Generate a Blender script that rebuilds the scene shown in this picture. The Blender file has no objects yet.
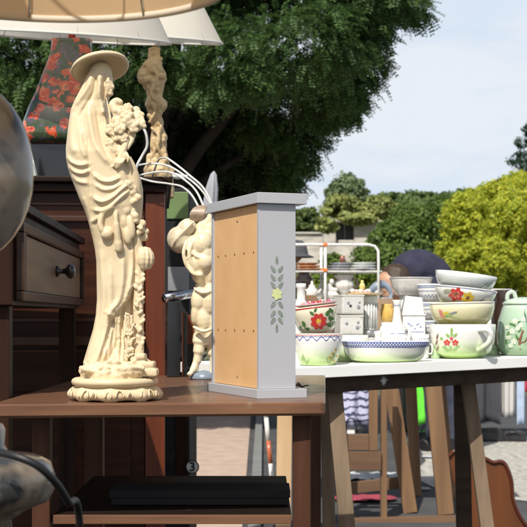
import bpy, bmesh, math, random
import numpy as np
from mathutils import Vector, Matrix, Quaternion, noise
random.seed(7); rng = np.random.default_rng(11)
SC = bpy.context.scene; COL = SC.collection
PI = math.pi
F = 1350.0; HY = 315.0; CX = 263.5; CZ = 0.855      # focal length in photo pixels, horizon row, eye height

def at(px, py, Y):
    return Vector(((px-CX)*Y/F, Y, CZ-(py-HY)*Y/F))
def srgb(*c):
    return tuple((x/255/12.92 if x/255 <= .04045 else ((x/255+.055)/1.055)**2.4) for x in c)

# ------------------------------------------------------------------ materials
MATS = {}
def _nt(name):
    m = bpy.data.materials.new(name); m.use_nodes = True
    nt = m.node_tree; b = nt.nodes['Principled BSDF']
    return m, nt, b
def mat(name, c, c2=None, scale=20, rough=.5, bump=0., bscale=None, metal=0., coat=0., detail=6, stretch=None, contrast=(.35, .65), sss=0., spec=None, rvar=.0, dirt=None, trans=0.):
    if name in MATS: return MATS[name]
    m, nt, b = _nt(name); N = nt.nodes; L = nt.links
    b.inputs['Roughness'].default_value = rough; b.inputs['Metallic'].default_value = metal
    b.inputs['Coat Weight'].default_value = coat; b.inputs['Coat Roughness'].default_value = .08
    if spec is not None: b.inputs['Specular IOR Level'].default_value = spec
    if trans: b.inputs['Transmission Weight'].default_value = trans
    if sss:
        b.inputs['Subsurface Weight'].default_value = sss
        b.inputs['Subsurface Radius'].default_value = (.006, .0035, .0018); b.inputs['Subsurface Scale'].default_value = 1.
    tc = N.new('ShaderNodeTexCoord'); mp = N.new('ShaderNodeMapping'); L.new(tc.outputs['Object'], mp.inputs['Vector'])
    if stretch: mp.inputs['Scale'].default_value = stretch
    col = None
    if c2 is None: c2 = tuple(x*.82 for x in c)
    no = N.new('ShaderNodeTexNoise'); no.inputs['Scale'].default_value = scale; no.inputs['Detail'].default_value = detail
    L.new(mp.outputs['Vector'], no.inputs['Vector'])
    cr = N.new('ShaderNodeValToRGB'); cr.color_ramp.elements[0].position = contrast[0]; cr.color_ramp.elements[1].position = contrast[1]
    cr.color_ramp.elements[0].color = (*c, 1); cr.color_ramp.elements[1].color = (*c2, 1)
    L.new(no.outputs['Fac'], cr.inputs['Fac']); col = cr.outputs['Color']
    if dirt:                                        # (colour, scale, threshold) blotches of dirt or wear
        n2 = N.new('ShaderNodeTexNoise'); n2.inputs['Scale'].default_value = dirt[1]; n2.inputs['Detail'].default_value = 8; n2.inputs['Roughness'].default_value = .7
        L.new(tc.outputs['Object'], n2.inputs['Vector'])
        r2 = N.new('ShaderNodeValToRGB'); r2.color_ramp.elements[0].position = dirt[2]; r2.color_ramp.elements[1].position = dirt[2]+.09
        L.new(n2.outputs['Fac'], r2.inputs['Fac'])
        mx = N.new('ShaderNodeMixRGB'); mx.inputs['Color2'].default_value = (*dirt[0], 1)
        L.new(r2.outputs['Color'], mx.inputs['Fac']); L.new(col, mx.inputs['Color1']); col = mx.outputs['Color']
    L.new(col, b.inputs['Base Color'])
    if rvar:
        mr = N.new('ShaderNodeMapRange'); mr.inputs['To Min'].default_value = rough-rvar; mr.inputs['To Max'].default_value = rough+rvar
        L.new(no.outputs['Fac'], mr.inputs['Value']); L.new(mr.outputs['Result'], b.inputs['Roughness'])
    if bump:
        nb = N.new('ShaderNodeTexNoise'); nb.inputs['Scale'].default_value = bscale or scale*3; nb.inputs['Detail'].default_value = 5
        L.new(mp.outputs['Vector'], nb.inputs['Vector'])
        bp = N.new('ShaderNodeBump'); bp.inputs['Strength'].default_value = min(bump, 1.); bp.inputs['Distance'].default_value = .002
        L.new(nb.outputs['Fac'], bp.inputs['Height']); L.new(bp.outputs['Normal'], b.inputs['Normal'])
    MATS[name] = m; return m
def wood(name, c, c2, axis=0, rough=.45, bump=.3, coat=0., fine=60, dirt=None, spec=None):
    s = [1., 1., 1.]; s[axis] = .07
    return mat(name, c, c2, scale=fine, rough=rough, bump=bump, bscale=fine*1.6, stretch=tuple(s), coat=coat, contrast=(.3, .7), rvar=.08, dirt=dirt, spec=(.12 if max(c) < .1 else .3) if spec is None else spec)
def ramp_glaze(name, stops, speck=None, rough=.15, wob=.004, metal=0):
    """glaze whose colour follows the height on the pot (the painted gradient of the ware); stops: (z, colour)"""
    if name in MATS: return MATS[name]
    m, nt, b = _nt(name); N = nt.nodes; L = nt.links
    b.inputs['Roughness'].default_value = rough; b.inputs['Coat Weight'].default_value = .7; b.inputs['Coat Roughness'].default_value = .05; b.inputs['Metallic'].default_value = metal
    z0 = stops[0][0]; z1 = stops[-1][0]
    tc = N.new('ShaderNodeTexCoord'); sp = N.new('ShaderNodeSeparateXYZ'); L.new(tc.outputs['Object'], sp.inputs[0])
    no = N.new('ShaderNodeTexNoise'); no.inputs['Scale'].default_value = 45; no.inputs['Detail'].default_value = 4
    L.new(tc.outputs['Object'], no.inputs['Vector'])
    ma = N.new('ShaderNodeMath'); ma.operation = 'MULTIPLY_ADD'; ma.inputs[1].default_value = wob; L.new(no.outputs['Fac'], ma.inputs[0]); L.new(sp.outputs['Z'], ma.inputs[2])
    mr = N.new('ShaderNodeMapRange'); mr.inputs['From Min'].default_value = z0+wob/2; mr.inputs['From Max'].default_value = z1+wob/2
    L.new(ma.outputs[0], mr.inputs['Value'])
    cr = N.new('ShaderNodeValToRGB'); e = cr.color_ramp.elements
    for i, (z, c) in enumerate(stops):
        p = (z-z0)/(z1-z0)
        el = e[i] if i < 2 else e.new(p)
        el.position = p; el.color = (*c, 1)
    for i, (z, c) in enumerate(stops):
        pass
    L.new(mr.outputs['Result'], cr.inputs['Fac']); col = cr.outputs['Color']
    n2 = N.new('ShaderNodeTexNoise'); n2.inputs['Scale'].default_value = 160; n2.inputs['Detail'].default_value = 3
    L.new(tc.outputs['Object'], n2.inputs['Vector'])
    r2 = N.new('ShaderNodeValToRGB'); r2.color_ramp.elements[0].position = .62; r2.color_ramp.elements[1].position = .74
    L.new(n2.outputs['Fac'], r2.inputs['Fac'])
    mx = N.new('ShaderNodeMixRGB'); mx.inputs['Color2'].default_value = (*(speck or (.35, .33, .28)), 1)
    ml = N.new('ShaderNodeMath'); ml.operation = 'MULTIPLY'; ml.inputs[1].default_value = .55 if speck else .18
    L.new(r2.outputs['Color'], ml.inputs[0]); L.new(ml.outputs[0], mx.inputs['Fac']); L.new(col, mx.inputs['Color1'])
    L.new(mx.outputs['Color'], b.inputs['Base Color'])
    MATS[name] = m; return m
def leafmat(name, c, c2, trans=.35):
    m, nt, b = _nt(name); N = nt.nodes; L = nt.links
    g = N.new('ShaderNodeNewGeometry'); cr = N.new('ShaderNodeValToRGB')
    cr.color_ramp.elements[0].color = (*c, 1); cr.color_ramp.elements[1].color = (*c2, 1)
    L.new(g.outputs['Random Per Island'], cr.inputs['Fac']); L.new(cr.outputs['Color'], b.inputs['Base Color'])
    b.inputs['Roughness'].default_value = .55; b.inputs['Specular IOR Level'].default_value = .3
    t = N.new('ShaderNodeBsdfTranslucent'); L.new(cr.outputs['Color'], t.inputs['Color'])
    mx = N.new('ShaderNodeMixShader'); mx.inputs[0].default_value = trans
    L.new(b.outputs[0], mx.inputs[1]); L.new(t.outputs[0], mx.inputs[2])
    L.new(mx.outputs[0], N['Material Output'].inputs['Surface'])
    return m
def shademat(name, c, trans=.5, weave=900):
    """lampshade cloth: lets part of the daylight through"""
    m, nt, b = _nt(name); N = nt.nodes; L = nt.links
    b.inputs['Base Color'].default_value = (*c, 1); b.inputs['Roughness'].default_value = .8
    tc = N.new('ShaderNodeTexCoord'); no = N.new('ShaderNodeTexNoise'); no.inputs['Scale'].default_value = 14; no.inputs['Detail'].default_value = 3
    L.new(tc.outputs['Object'], no.inputs['Vector'])
    cr = N.new('ShaderNodeValToRGB'); cr.color_ramp.elements[0].color = (*[x*.9 for x in c], 1); cr.color_ramp.elements[1].color = (*c, 1)
    L.new(no.outputs['Fac'], cr.inputs['Fac']); L.new(cr.outputs['Color'], b.inputs['Base Color'])
    t = N.new('ShaderNodeBsdfTranslucent'); L.new(cr.outputs['Color'], t.inputs['Color'])
    mx = N.new('ShaderNodeMixShader'); mx.inputs[0].default_value = trans
    L.new(b.outputs[0], mx.inputs[1]); L.new(t.outputs[0], mx.inputs[2])
    L.new(mx.outputs[0], N['Material Output'].inputs['Surface'])
    return m

# ------------------------------------------------------------------ mesh builder
class MB:
    def __init__(s): s.v = []; s.f = []; s.m = []; s.mats = []; s.sm = []
    def mi(s, m):
        if m not in s.mats: s.mats.append(m)
        return s.mats.index(m)
    def add(s, vs, fs, m, smooth=True):
        o = len(s.v); s.v.extend([tuple(v) for v in vs]); k = s.mi(m)
        for f in fs: s.f.append(tuple(i+o for i in f)); s.m.append(k); s.sm.append(smooth)
    def box(s, c, d, m, M=None, bev=0.):
        bm = bmesh.new(); bmesh.ops.create_cube(bm, size=1.)
        bmesh.ops.scale(bm, vec=Vector(d), verts=bm.verts)
        if bev: bmesh.ops.bevel(bm, geom=bm.edges[:], offset=bev, segments=2, affect='EDGES', profile=.6)
        T = Matrix.Translation(Vector(c)) @ (M.to_4x4() if M else Matrix.Identity(4))
        bmesh.ops.transform(bm, matrix=T, verts=bm.verts)
        bm.verts.index_update()
        s.add([v.co for v in bm.verts], [[v.index for v in f.verts] for f in bm.faces], m, False); bm.free(); return s
    def beam(s, p0, p1, w, t, m, face=Vector((0, -1, 0)), bev=.0015):
        p0 = Vector(p0); p1 = Vector(p1); z = (p1-p0).normalized(); y = (face - z*face.dot(z)).normalized(); x = y.cross(z)
        M = Matrix((x, y, z)).transposed()
        return s.box((p0+p1)/2, (w, t, (p1-p0).length), m, M, bev)
    def tube(s, pts, r, m, n=12, cap=True):
        pts = [Vector(p) for p in pts]; rs = r if isinstance(r, (list, tuple)) else [r]*len(pts)
        T = [(pts[min(i+1, len(pts)-1)]-pts[max(i-1, 0)]).normalized() for i in range(len(pts))]
        u = T[0].orthogonal().normalized(); vs = []; fs = []
        for i, p in enumerate(pts):
            if i: u = (u - T[i]*u.dot(T[i])).normalized()
            w = T[i].cross(u)
            for k in range(n):
                a = 2*PI*k/n; vs.append(p+(u*math.cos(a)+w*math.sin(a))*rs[i])
        for i in range(len(pts)-1):
            for k in range(n):
                a = i*n+k; b = i*n+(k+1) % n; fs.append((a, b, b+n, a+n))
        if cap: fs.append(tuple(range(n))[::-1]); fs.append(tuple((len(pts)-1)*n+k for k in range(n)))
        s.add(vs, fs, m); return s
    def lathe(s, prof, m, n=48, sx=1., sy=1., c=(0, 0, 0), closed=False, rmod=None, band=None):
        vs = []; fs = []
        for r, z in prof:
            for k in range(n):
                a = 2*PI*k/n; q = r*(rmod(a, z) if rmod else 1.)
                vs.append((c[0]+q*sx*math.cos(a), c[1]+q*sy*math.sin(a), c[2]+z))
        L = len(prof)
        for i in range(L-1 if not closed else L):
            j = (i+1) % L
            for k in range(n):
                fs.append((i*n+k, i*n+(k+1) % n, j*n+(k+1) % n, j*n+k))
        if not closed:
            fs.append(tuple(range(n))[::-1]); fs.append(tuple((L-1)*n+k for k in range(n)))
        s.add(vs, fs, m); return s
    def ball(s, c, r, m, M=None, seg=16):
        r = Vector(r) if not isinstance(r, (int, float)) else Vector((r, r, r))
        vs = []; fs = []; R = seg//2
        for i in range(1, R):
            ph = PI*i/R
            for k in range(seg):
                a = 2*PI*k/seg; p = Vector((r.x*math.sin(ph)*math.cos(a), r.y*math.sin(ph)*math.sin(a), r.z*math.cos(ph)))
                if M: p = M @ p
                vs.append(p+Vector(c))
        for sgn in (1, -1):
            p = Vector((0, 0, sgn*r.z)); p = (M @ p if M else p); vs.append(p+Vector(c))
        for i in range(R-2):
            for k in range(seg): fs.append((i*seg+k, (i+1)*seg+k, (i+1)*seg+(k+1) % seg, i*seg+(k+1) % seg))
        t = len(vs)-2; b = len(vs)-1
        for k in range(seg):
            fs.append((t, k, (k+1) % seg)); fs.append((b, (R-2)*seg+(k+1) % seg, (R-2)*seg+k))
        s.add(vs, fs, m); return s
    def prism(s, poly, y0, y1, m, smooth=False):
        """poly in (x,z), extruded between y0 and y1"""
        n = len(poly); vs = [(x, y0, z) for x, z in poly]+[(x, y1, z) for x, z in poly]
        fs = [tuple(range(n)), tuple(range(2*n-1, n-1, -1))]+[(i, i+n, (i+1) % n+n, (i+1) % n) for i in range(n)]
        s.add(vs, fs, m, smooth); return s
    def mesh(s, name):
        me = bpy.data.meshes.new(name); me.from_pydata(s.v, [], s.f)
        for m in s.mats: me.materials.append(m)
        me.polygons.foreach_set('material_index', s.m); me.polygons.foreach_set('use_smooth', s.sm)
        me.update(); return me
    def build(s, name, parent=None, loc=None, rot=None, bevel=None, fixn=True):
        me = s.mesh(name)
        if fixn:
            bm = bmesh.new(); bm.from_mesh(me); bmesh.ops.recalc_face_normals(bm, faces=bm.faces); bm.to_mesh(me); bm.free()
        o = bpy.data.objects.new(name, me); COL.objects.link(o)
        if parent: o.parent = parent
        if loc is not None: o.location = loc
        if rot is not None: o.rotation_euler = rot
        return o
def tag(o, label=None, cat=None, group=None, kind=None):
    for k, v in (('label', label), ('category', cat), ('group', group), ('kind', kind)):
        if v: o[k] = v
    return o
def thing(name, label, cat, loc=(0, 0, 0), rot=(0, 0, 0), group=None):
    o = bpy.data.objects.new(name, None); COL.objects.link(o); o.empty_display_size = .05
    o.location = loc; o.rotation_euler = rot
    return tag(o, label, cat, group)
def remeshed(mb, name, voxel, m, smooth=2, parent=None, loc=None, rot=None, disp=None, sfac=.5):
    """fuse overlapping solids into one continuous carved surface"""
    me = mb.mesh('tmp'); bm = bmesh.new(); bm.from_mesh(me); bmesh.ops.recalc_face_normals(bm, faces=bm.faces); bm.to_mesh(me); bm.free()
    o = bpy.data.objects.new('tmp', me); COL.objects.link(o)
    r = o.modifiers.new('r', 'REMESH'); r.mode = 'VOXEL'; r.voxel_size = voxel; r.use_smooth_shade = True
    if smooth:
        sm = o.modifiers.new('s', 'SMOOTH'); sm.iterations = smooth; sm.factor = sfac
    if disp:
        tx = bpy.data.textures.new('carving', 'CLOUDS'); tx.noise_scale = disp[1]; tx.noise_depth = 3
        dm = o.modifiers.new('d', 'DISPLACE'); dm.texture = tx; dm.strength = disp[0]; dm.mid_level = .5; dm.texture_coords = 'LOCAL'
    dg = bpy.context.evaluated_depsgraph_get(); dg.update()
    nm = bpy.data.meshes.new_from_object(o.evaluated_get(dg))
    bpy.data.objects.remove(o); bpy.data.meshes.remove(me)
    nm.name = name; nm.materials.clear(); nm.materials.append(m)
    nm.polygons.foreach_set('use_smooth', [True]*len(nm.polygons))
    ob = bpy.data.objects.new(name, nm); COL.objects.link(ob)
    if parent: ob.parent = parent
    if loc is not None: ob.location = loc
    if rot is not None: ob.rotation_euler = rot
    return ob
def interp(tab, y):
    ys = [t[0] for t in tab]; return float(np.interp(y, ys, [t[1] for t in tab]))
def catmull(pts, n=8):
    P = [Vector(p) for p in pts]; P = [P[0]*2-P[1]]+P+[P[-1]*2-P[-2]]; out = []
    for i in range(1, len(P)-2):
        for k in range(n):
            t = k/n; a, b, c, d = P[i-1:i+3]
            out.append(.5*((2*b)+(c-a)*t+(2*a-5*b+4*c-d)*t*t+(3*b-a-3*c+d)*t**3))
    out.append(P[-2]); return out

# ------------------------------------------------------------------ world, sun, camera
SUN_EL = math.radians(50); sx, sy = -.34, -.940
w = bpy.data.worlds.new('World'); SC.world = w; w.use_nodes = True
nt = w.node_tree; bg = nt.nodes['Background']; sky = nt.nodes.new('ShaderNodeTexSky'); sky.sky_type = 'NISHITA'; sky.sun_disc = False
sky.sun_elevation = SUN_EL; sky.sun_rotation = math.atan2(sx, sy); sky.dust_density = 3.5; sky.air_density = 1.; sky.ozone_density = 1.
# haze near the horizon: the clear-sky model turns milky white low down, as on a humid summer day
tcw = nt.nodes.new('ShaderNodeTexCoord'); spw = nt.nodes.new('ShaderNodeSeparateXYZ'); nt.links.new(tcw.outputs['Generated'], spw.inputs[0])
mrw = nt.nodes.new('ShaderNodeMapRange'); mrw.inputs['From Min'].default_value = .22; mrw.inputs['From Max'].default_value = .50; mrw.inputs['To Min'].default_value = .90; mrw.inputs['To Max'].default_value = .0; mrw.interpolation_type = 'SMOOTHSTEP'
nt.links.new(spw.outputs['Z'], mrw.inputs['Value'])
nzw = nt.nodes.new('ShaderNodeTexNoise'); nzw.inputs['Scale'].default_value = 2.2; nzw.inputs['Detail'].default_value = 4; nt.links.new(tcw.outputs['Generated'], nzw.inputs['Vector'])
adw = nt.nodes.new('ShaderNodeMath'); adw.operation = 'MULTIPLY_ADD'; adw.inputs[1].default_value = .16; adw.use_clamp = True; nt.links.new(nzw.outputs['Fac'], adw.inputs[0]); nt.links.new(mrw.outputs[0], adw.inputs[2])
mxw = nt.nodes.new('ShaderNodeMixRGB'); hzw = nt.nodes.new('ShaderNodeMixRGB'); hzw.inputs['Color1'].default_value = (7.4, 8.9, 10.8, 1); hzw.inputs['Color2'].default_value = (9.6, 10.2, 11.0, 1)
mpw = nt.nodes.new('ShaderNodeMapping'); mpw.inputs['Scale'].default_value = (1, 1, 3.2); nt.links.new(tcw.outputs['Generated'], mpw.inputs['Vector'])
nz2 = nt.nodes.new('ShaderNodeTexNoise'); nz2.inputs['Scale'].default_value = 4.5; nz2.inputs['Detail'].default_value = 6; nz2.inputs['Roughness'].default_value = .6; nt.links.new(mpw.outputs['Vector'], nz2.inputs['Vector'])
mr2 = nt.nodes.new('ShaderNodeMapRange'); mr2.inputs['From Min'].default_value = .38; mr2.inputs['From Max'].default_value = .62; nt.links.new(nz2.outputs['Fac'], mr2.inputs['Value']); nt.links.new(mr2.outputs[0], hzw.inputs['Fac']); nt.links.new(hzw.outputs[0], mxw.inputs['Color2']); nt.links.new(adw.outputs[0], mxw.inputs['Fac']); nt.links.new(sky.outputs[0], mxw.inputs['Color1'])
nt.links.new(mxw.outputs[0], bg.inputs[0]); bg.inputs[1].default_value = .07
sl = bpy.data.lights.new('sun', 'SUN'); sl.energy = 4.2; sl.angle = math.radians(.53); sl.color = (1, .955, .88)
so = bpy.data.objects.new('sun', sl); COL.objects.link(so)
sd = Vector((sx*math.cos(SUN_EL), sy*math.cos(SUN_EL), math.sin(SUN_EL)))
so.rotation_euler = sd.to_track_quat('Z', 'Y').to_euler(); so.location = (-3, -5, 6)
cam = bpy.data.cameras.new('camera'); co = bpy.data.objects.new('camera', cam); COL.objects.link(co); SC.camera = co
co.location = (0, 0, CZ); co.rotation_euler = (PI/2, 0, 0)
cam.sensor_width = 36; cam.lens = 36*F/527; cam.shift_y = (HY-263.5)/527; cam.clip_end = 2000; cam.clip_start = .05
cam.dof.use_dof = True; cam.dof.focus_distance = 1.72; cam.dof.aperture_fstop = 30
SC.view_settings.view_transform = 'Standard'; SC.view_settings.look = 'None'; SC.view_settings.exposure = .3; SC.view_settings.gamma = 1
SC.render.engine = 'CYCLES'; SC.cycles.max_bounces = 8; SC.cycles.transparent_max_bounces = 8

# ------------------------------------------------------------------ ground
def sheet(name, pts, z, m, kind='structure'):
    mb = MB(); mb.add([(x, y, z) for x, y in pts], [tuple(range(len(pts)))], m, False)
    return tag(mb.build(name), kind=kind)
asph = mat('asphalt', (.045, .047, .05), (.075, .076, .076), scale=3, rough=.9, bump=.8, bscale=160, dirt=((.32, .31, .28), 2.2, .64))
pale = mat('sunlit_ground', (.46, .44, .39), (.24, .23, .21), scale=26, rough=.95, bump=1., bscale=90, contrast=(.42, .66), detail=10, dirt=((.1, .1, .1), 5, .62))
pink = mat('pink_paving', (.48, .36, .28), (.40, .30, .235), scale=8, rough=.9, bump=.5, bscale=200, dirt=((.3, .24, .19), 6, .62))
earth = mat('earth', (.13, .11, .07), (.08, .1, .04), scale=2, rough=1, bump=.5, bscale=30)
sheet('ground', [(-400, -50), (400, -50), (400, 900), (-400, 900)], -.008, earth)
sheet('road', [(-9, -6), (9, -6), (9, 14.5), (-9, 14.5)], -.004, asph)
sheet('pavement', [(-4.5, 2.5), (-.075, 2.5), (-.11, 12.2), (-4.5, 12.2)], 0.0, pink)
sheet('sunlit_patch', [(1.02, 8.9), (.95, 7.9), (.78, 7.2), (.86, 6.6), (1.3, 6.1), (2.2, 5.6), (4.5, 5.2), (4.5, 9.1), (1.6, 9.2)], 0.0, pale)  # pale sheet where the sun falls: sunlight put into the ground colour
k = MB(); k.box((-.035, 7.4, .01), (.05, 9.6, .05), mat('kerb_stone', (.2, .2, .19), scale=12, rough=.9, bump=.5)); tag(k.build('kerb'), kind='structure')

# ------------------------------------------------------------------ foliage
def leaf_mesh(name, C, U, V, m, parent=None):
    """C centres, U half-length vectors, V half-width vectors -> rhombic leaves"""
    n = len(C); co_ = np.empty((n, 4, 3)); fold = np.cross(U, V); fl = np.linalg.norm(fold, axis=1, keepdims=True)+1e-9
    fold = fold/fl*np.linalg.norm(V, axis=1, keepdims=True)*.35
    co_[:, 0] = C-U; co_[:, 1] = C+V+fold-.1*U; co_[:, 2] = C+U; co_[:, 3] = C-V+fold-.1*U
    me = bpy.data.meshes.new(name); me.vertices.add(4*n); me.vertices.foreach_set('co', co_.astype(np.float32).ravel())
    me.loops.add(4*n); me.loops.foreach_set('vertex_index', np.arange(4*n, dtype=np.int32))
    me.polygons.add(n); me.polygons.foreach_set('loop_start', np.arange(0, 4*n, 4, dtype=np.int32))
    me.materials.append(m); me.update(calc_edges=True)
    o = bpy.data.objects.new(name, me); COL.objects.link(o)
    if parent: o.parent = parent
    return o
def runit(n):
    v = rng.normal(size=(n, 3)); return v/np.linalg.norm(v, axis=1, keepdims=True)
def crown_points(clumps, n, sub=14, shell=.75, spread=.22):
    """clumps: (centre, radius xyz) -> points around many sub-clumps near each clump's surface"""
    vol = np.array([c[1][0]*c[1][1]+c[1][0]*c[1][2] for c in clumps]); share = vol/vol.sum(); P = []; O = []
    for (c, r), sh in zip(clumps, share):
        k = max(60, int(n*sh)); c = np.array(c); r = np.array(r)
        ns = sub; sc = runit(ns)*(shell+(1-shell)*rng.random((ns, 1)))
        idx = rng.integers(0, ns, k); rad = rng.random((k, 1))**.45
        p = sc[idx]+runit(k)*rad*spread*(.6+.8*rng.random(ns))[idx][:, None]*2
        P.append(c+p*r); O.append(p/np.linalg.norm(p, axis=1, keepdims=True))
    return np.vstack(P), np.vstack(O)
def foliage(name, clumps, n, size, m, parent=None, aspect=.5, sub=14, shell=.75, spread=.22, up=.5):
    P, O = crown_points(clumps, n, sub, shell, spread); k = len(P)
    nrm = O*.7+runit(k)*.8+np.array([0, 0, up]); nrm /= np.linalg.norm(nrm, axis=1, keepdims=True)
    u = np.cross(nrm, runit(k)); u /= np.linalg.norm(u, axis=1, keepdims=True); v = np.cross(nrm, u)
    s = size*(.6+.8*rng.random((k, 1)))
    return leaf_mesh(name, P, u*s, v*s*aspect, m, parent)
def fronds(name, clumps, n, length, m, parent=None, sub=16, shell=.7, spread=.25, pairs=6):
    P, O = crown_points(clumps, n, sub, shell, spread); k = len(P)
    d = O*.7+runit(k)*.7+np.array([0, 0, -.45]); d /= np.linalg.norm(d, axis=1, keepdims=True)
    side = np.cross(d, runit(k)*.6+np.array([0, 0, 1.])); side /= np.linalg.norm(side, axis=1, keepdims=True)
    L_ = length*(.7+.6*rng.random((k, 1))); Cs = []; Us = []; Vs = []
    for i in range(pairs):
        t = (i+.6)/pairs; base = P+d*L_*t+np.array([0, 0, -1])*L_*t*t*.25
        for sg in (-1, 1):
            ax = side*sg*.85+d*.45+runit(k)*.18; ax /= np.linalg.norm(ax, axis=1, keepdims=True)
            ln = L_*.17*(1-.35*abs(t-.4)); wn = np.cross(ax, np.cross(d, side)+runit(k)*.3); wn /= np.linalg.norm(wn, axis=1, keepdims=True)
            Cs.append(base+ax*ln); Us.append(ax*ln); Vs.append(wn*ln*.5)
    return leaf_mesh(name, np.vstack(Cs), np.vstack(Us), np.vstack(Vs), m, parent)
def pc(px, py, Y, rpx, rpy=None, dy=None):
    """a clump at a place given by the viewing ray and distance, radii in photo pixels at that distance"""
    p = at(px, py, Y); k = Y/F; rpy = rpy or rpx
    return ((p.x, p.y, p.z), (rpx*k, (dy if dy else max(rpx, rpy)*k), rpy*k))
bark = mat('bark', (.024, .019, .014), (.012, .010, .008), scale=30, rough=.95, bump=1, bscale=60, stretch=(1, 1, .25))
def limbs(parent, base, segs, name='trunk'):
    mb = MB()
    for pts, r0, r1 in segs:
        c = catmull(pts, 6); n = len(c)
        c = [p+Vector((noise.noise(p*3)*.04, noise.noise(p*3+Vector((5, 0, 0)))*.04, 0)) for p in c]
        mb.tube(c, [r0+(r1-r0)*i/(n-1) for i in range(n)], bark, 10)
    return mb.build(name, parent)

# big pinnate-leaved tree behind the lamps
t = thing('locust_tree', 'large dark green tree with feathery leaves overhanging the lamps on the left', 'tree', (-.95, 10.2, 0))
def rel(cl, t): return [((c[0]-t.location.x, c[1]-t.location.y, c[2]-t.location.z), r) for c, r in cl]
up_cl = [pc(300, 40, 8.6, 62, 42), pc(345, 60, 9.0, 38, 38), pc(330, 100, 9.4, 30, 26), pc(362, 30, 9, 24, 30), pc(372, 62, 9.1, 13, 22), pc(240, 60, 8.4, 50, 36), pc(370, -8, 8.8, 52, 26), pc(395, 2, 9.2, 30, 22), pc(180, 30, 8.6, 60, 60),
         pc(100, 60, 8.8, 60, 60), pc(20, 60, 8.6, 60, 50), pc(-60, 60, 9, 70, 80), pc(300, -50, 9, 90, 60), pc(180, -70, 9, 110, 80), pc(30, -60, 9, 110, 80), pc(100, -150, 9.5, 150, 80),
         pc(330, 95, 9.6, 34, 28), pc(280, 120, 10.2, 50, 36), pc(303, 146, 10, 20, 22), pc(290, 178, 10.2, 18, 17)]
low_cl = [pc(205, 140, 10.4, 44, 40), pc(250, 150, 10.5, 30, 30), pc(222, 130, 11.4, 60, 48), pc(120, 130, 11.6, 80, 60), pc(20, 130, 11.6, 90, 60), pc(236, 175, 11.4, 40, 28), pc(170, 190, 11.4, 60, 50), pc(266, 160, 10.8, 26, 32), pc(60, 200, 11.4, 90, 60)]
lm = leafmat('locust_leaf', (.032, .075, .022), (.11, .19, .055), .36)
fronds('crown', rel(up_cl, t), 44000, .085, lm, t, sub=30, shell=.6, spread=.22)
foliage('crown', rel([((-3.6+.7*i, 9.5+.25*(i % 2), 4.05), (.7, .7, .5)) for i in range(5)]+[((-3.6+.7*i, 10.6, 3.9), (.65, .6, .5)) for i in range(5)], t), 22000, .06, lm, t, aspect=.6, sub=20, shell=.4, spread=.4)  # unseen clumps above the view, added to shade the crown below
P_ = rel(low_cl, t)
o = fronds('crown', P_, 15000, .13, leafmat('locust_leaf_shaded', (.012, .026, .008), (.028, .055, .014), .15), t, sub=26, shell=.4, spread=.26)  # darker leaf copy: shade under the canopy put into its colour
limbs(t, None, [([(0, 0, -.1), (.02, 0, 1.0), (.1, -.1, 1.9), (.3, -.4, 2.9), (.4, -.9, 4.0)], .13, .05),
                ([(.05, 0, 1.2), (.35, -.1, 1.9), (.75, -.3, 2.4), (1.2, -.7, 2.9)], .07, .02),
                ([(0, 0, 1.1), (-.35, -.2, 1.9), (-.7, -.6, 2.9), (-1.1, -1., 3.8)], .08, .02),
                ([(.1, 0, 1.5), (.55, 0, 1.9), (1., .1, 2.2), (1.35, 0, 2.25)], .04, .012),
                ([(.08, 0, 1.3), (.2, .1, 2.0), (.5, -.2, 2.7), (.9, -.8, 3.2)], .05, .015)])
# dark hedge under it
t = thing('evergreen_hedge', 'very dark evergreen hedge under the feathery tree, behind the sideboard', 'hedge', (-1.6, 12.2, 0))
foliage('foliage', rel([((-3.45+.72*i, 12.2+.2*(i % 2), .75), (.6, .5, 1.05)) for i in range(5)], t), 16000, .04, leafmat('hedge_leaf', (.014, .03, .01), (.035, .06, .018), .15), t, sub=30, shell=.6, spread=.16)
for i in range(4): limbs(t, None, [([(-1.7+.7*i, 0, -.05), (-1.7+.7*i, 0, .4), (-1.65+.7*i, 0, 1.)], .05, .02)])

# yellow-green conifer on the right
t = thing('golden_cypress', 'large bright yellow-green feathery conifer behind the stacked bowls', 'tree', (at(510, 0, 17).x, 17, 0))
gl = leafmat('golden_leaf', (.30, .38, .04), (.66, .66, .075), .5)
foliage('crown', rel([pc(500, 210, 16.5, 30, 24), pc(470, 225, 16, 28, 28), pc(458, 248, 16, 22, 24), pc(520, 230, 15.6, 34, 34), pc(485, 262, 15.4, 36, 26), pc(545, 200, 17, 40, 36), pc(520, 186, 17.5, 20, 15), pc(560, 260, 16, 50, 50),
     pc(500, 300, 16, 50, 40), pc(455, 275, 16.2, 18, 20), pc(480, 205, 16.8, 18, 18), pc(499, 193, 16.9, 18, 12), pc(466, 210, 16.6, 12, 12)], t), 95000, .029, gl, t, aspect=.42, sub=50, shell=.8, spread=.14, up=.2)
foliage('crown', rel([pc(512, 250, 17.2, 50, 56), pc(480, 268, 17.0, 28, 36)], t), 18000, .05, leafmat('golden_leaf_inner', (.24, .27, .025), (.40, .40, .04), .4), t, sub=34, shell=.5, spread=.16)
limbs(t, None, [([(0, 0, -.1), (0, 0, 1.0), (.05, 0, 2.2)], .14, .04)])
t = thing('dark_conifer', 'dark blue-green conifer rising at the right edge above the yellow-green one', 'tree', (at(545, 0, 24).x, 24, 0))
foliage('crown', rel([pc(540, 150, 24, 18, 22), pc(526, 160, 24, 15, 8), pc(522, 143, 24, 8, 5), pc(530, 130, 24, 8, 7), pc(550, 180, 24, 30, 30), pc(548, 120, 24, 12, 22), pc(550, 240, 24, 36, 50)], t), 9000, .05, leafmat('conifer_leaf', (.02, .045, .028), (.05, .09, .05), .15), t, aspect=.3, sub=24)
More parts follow.
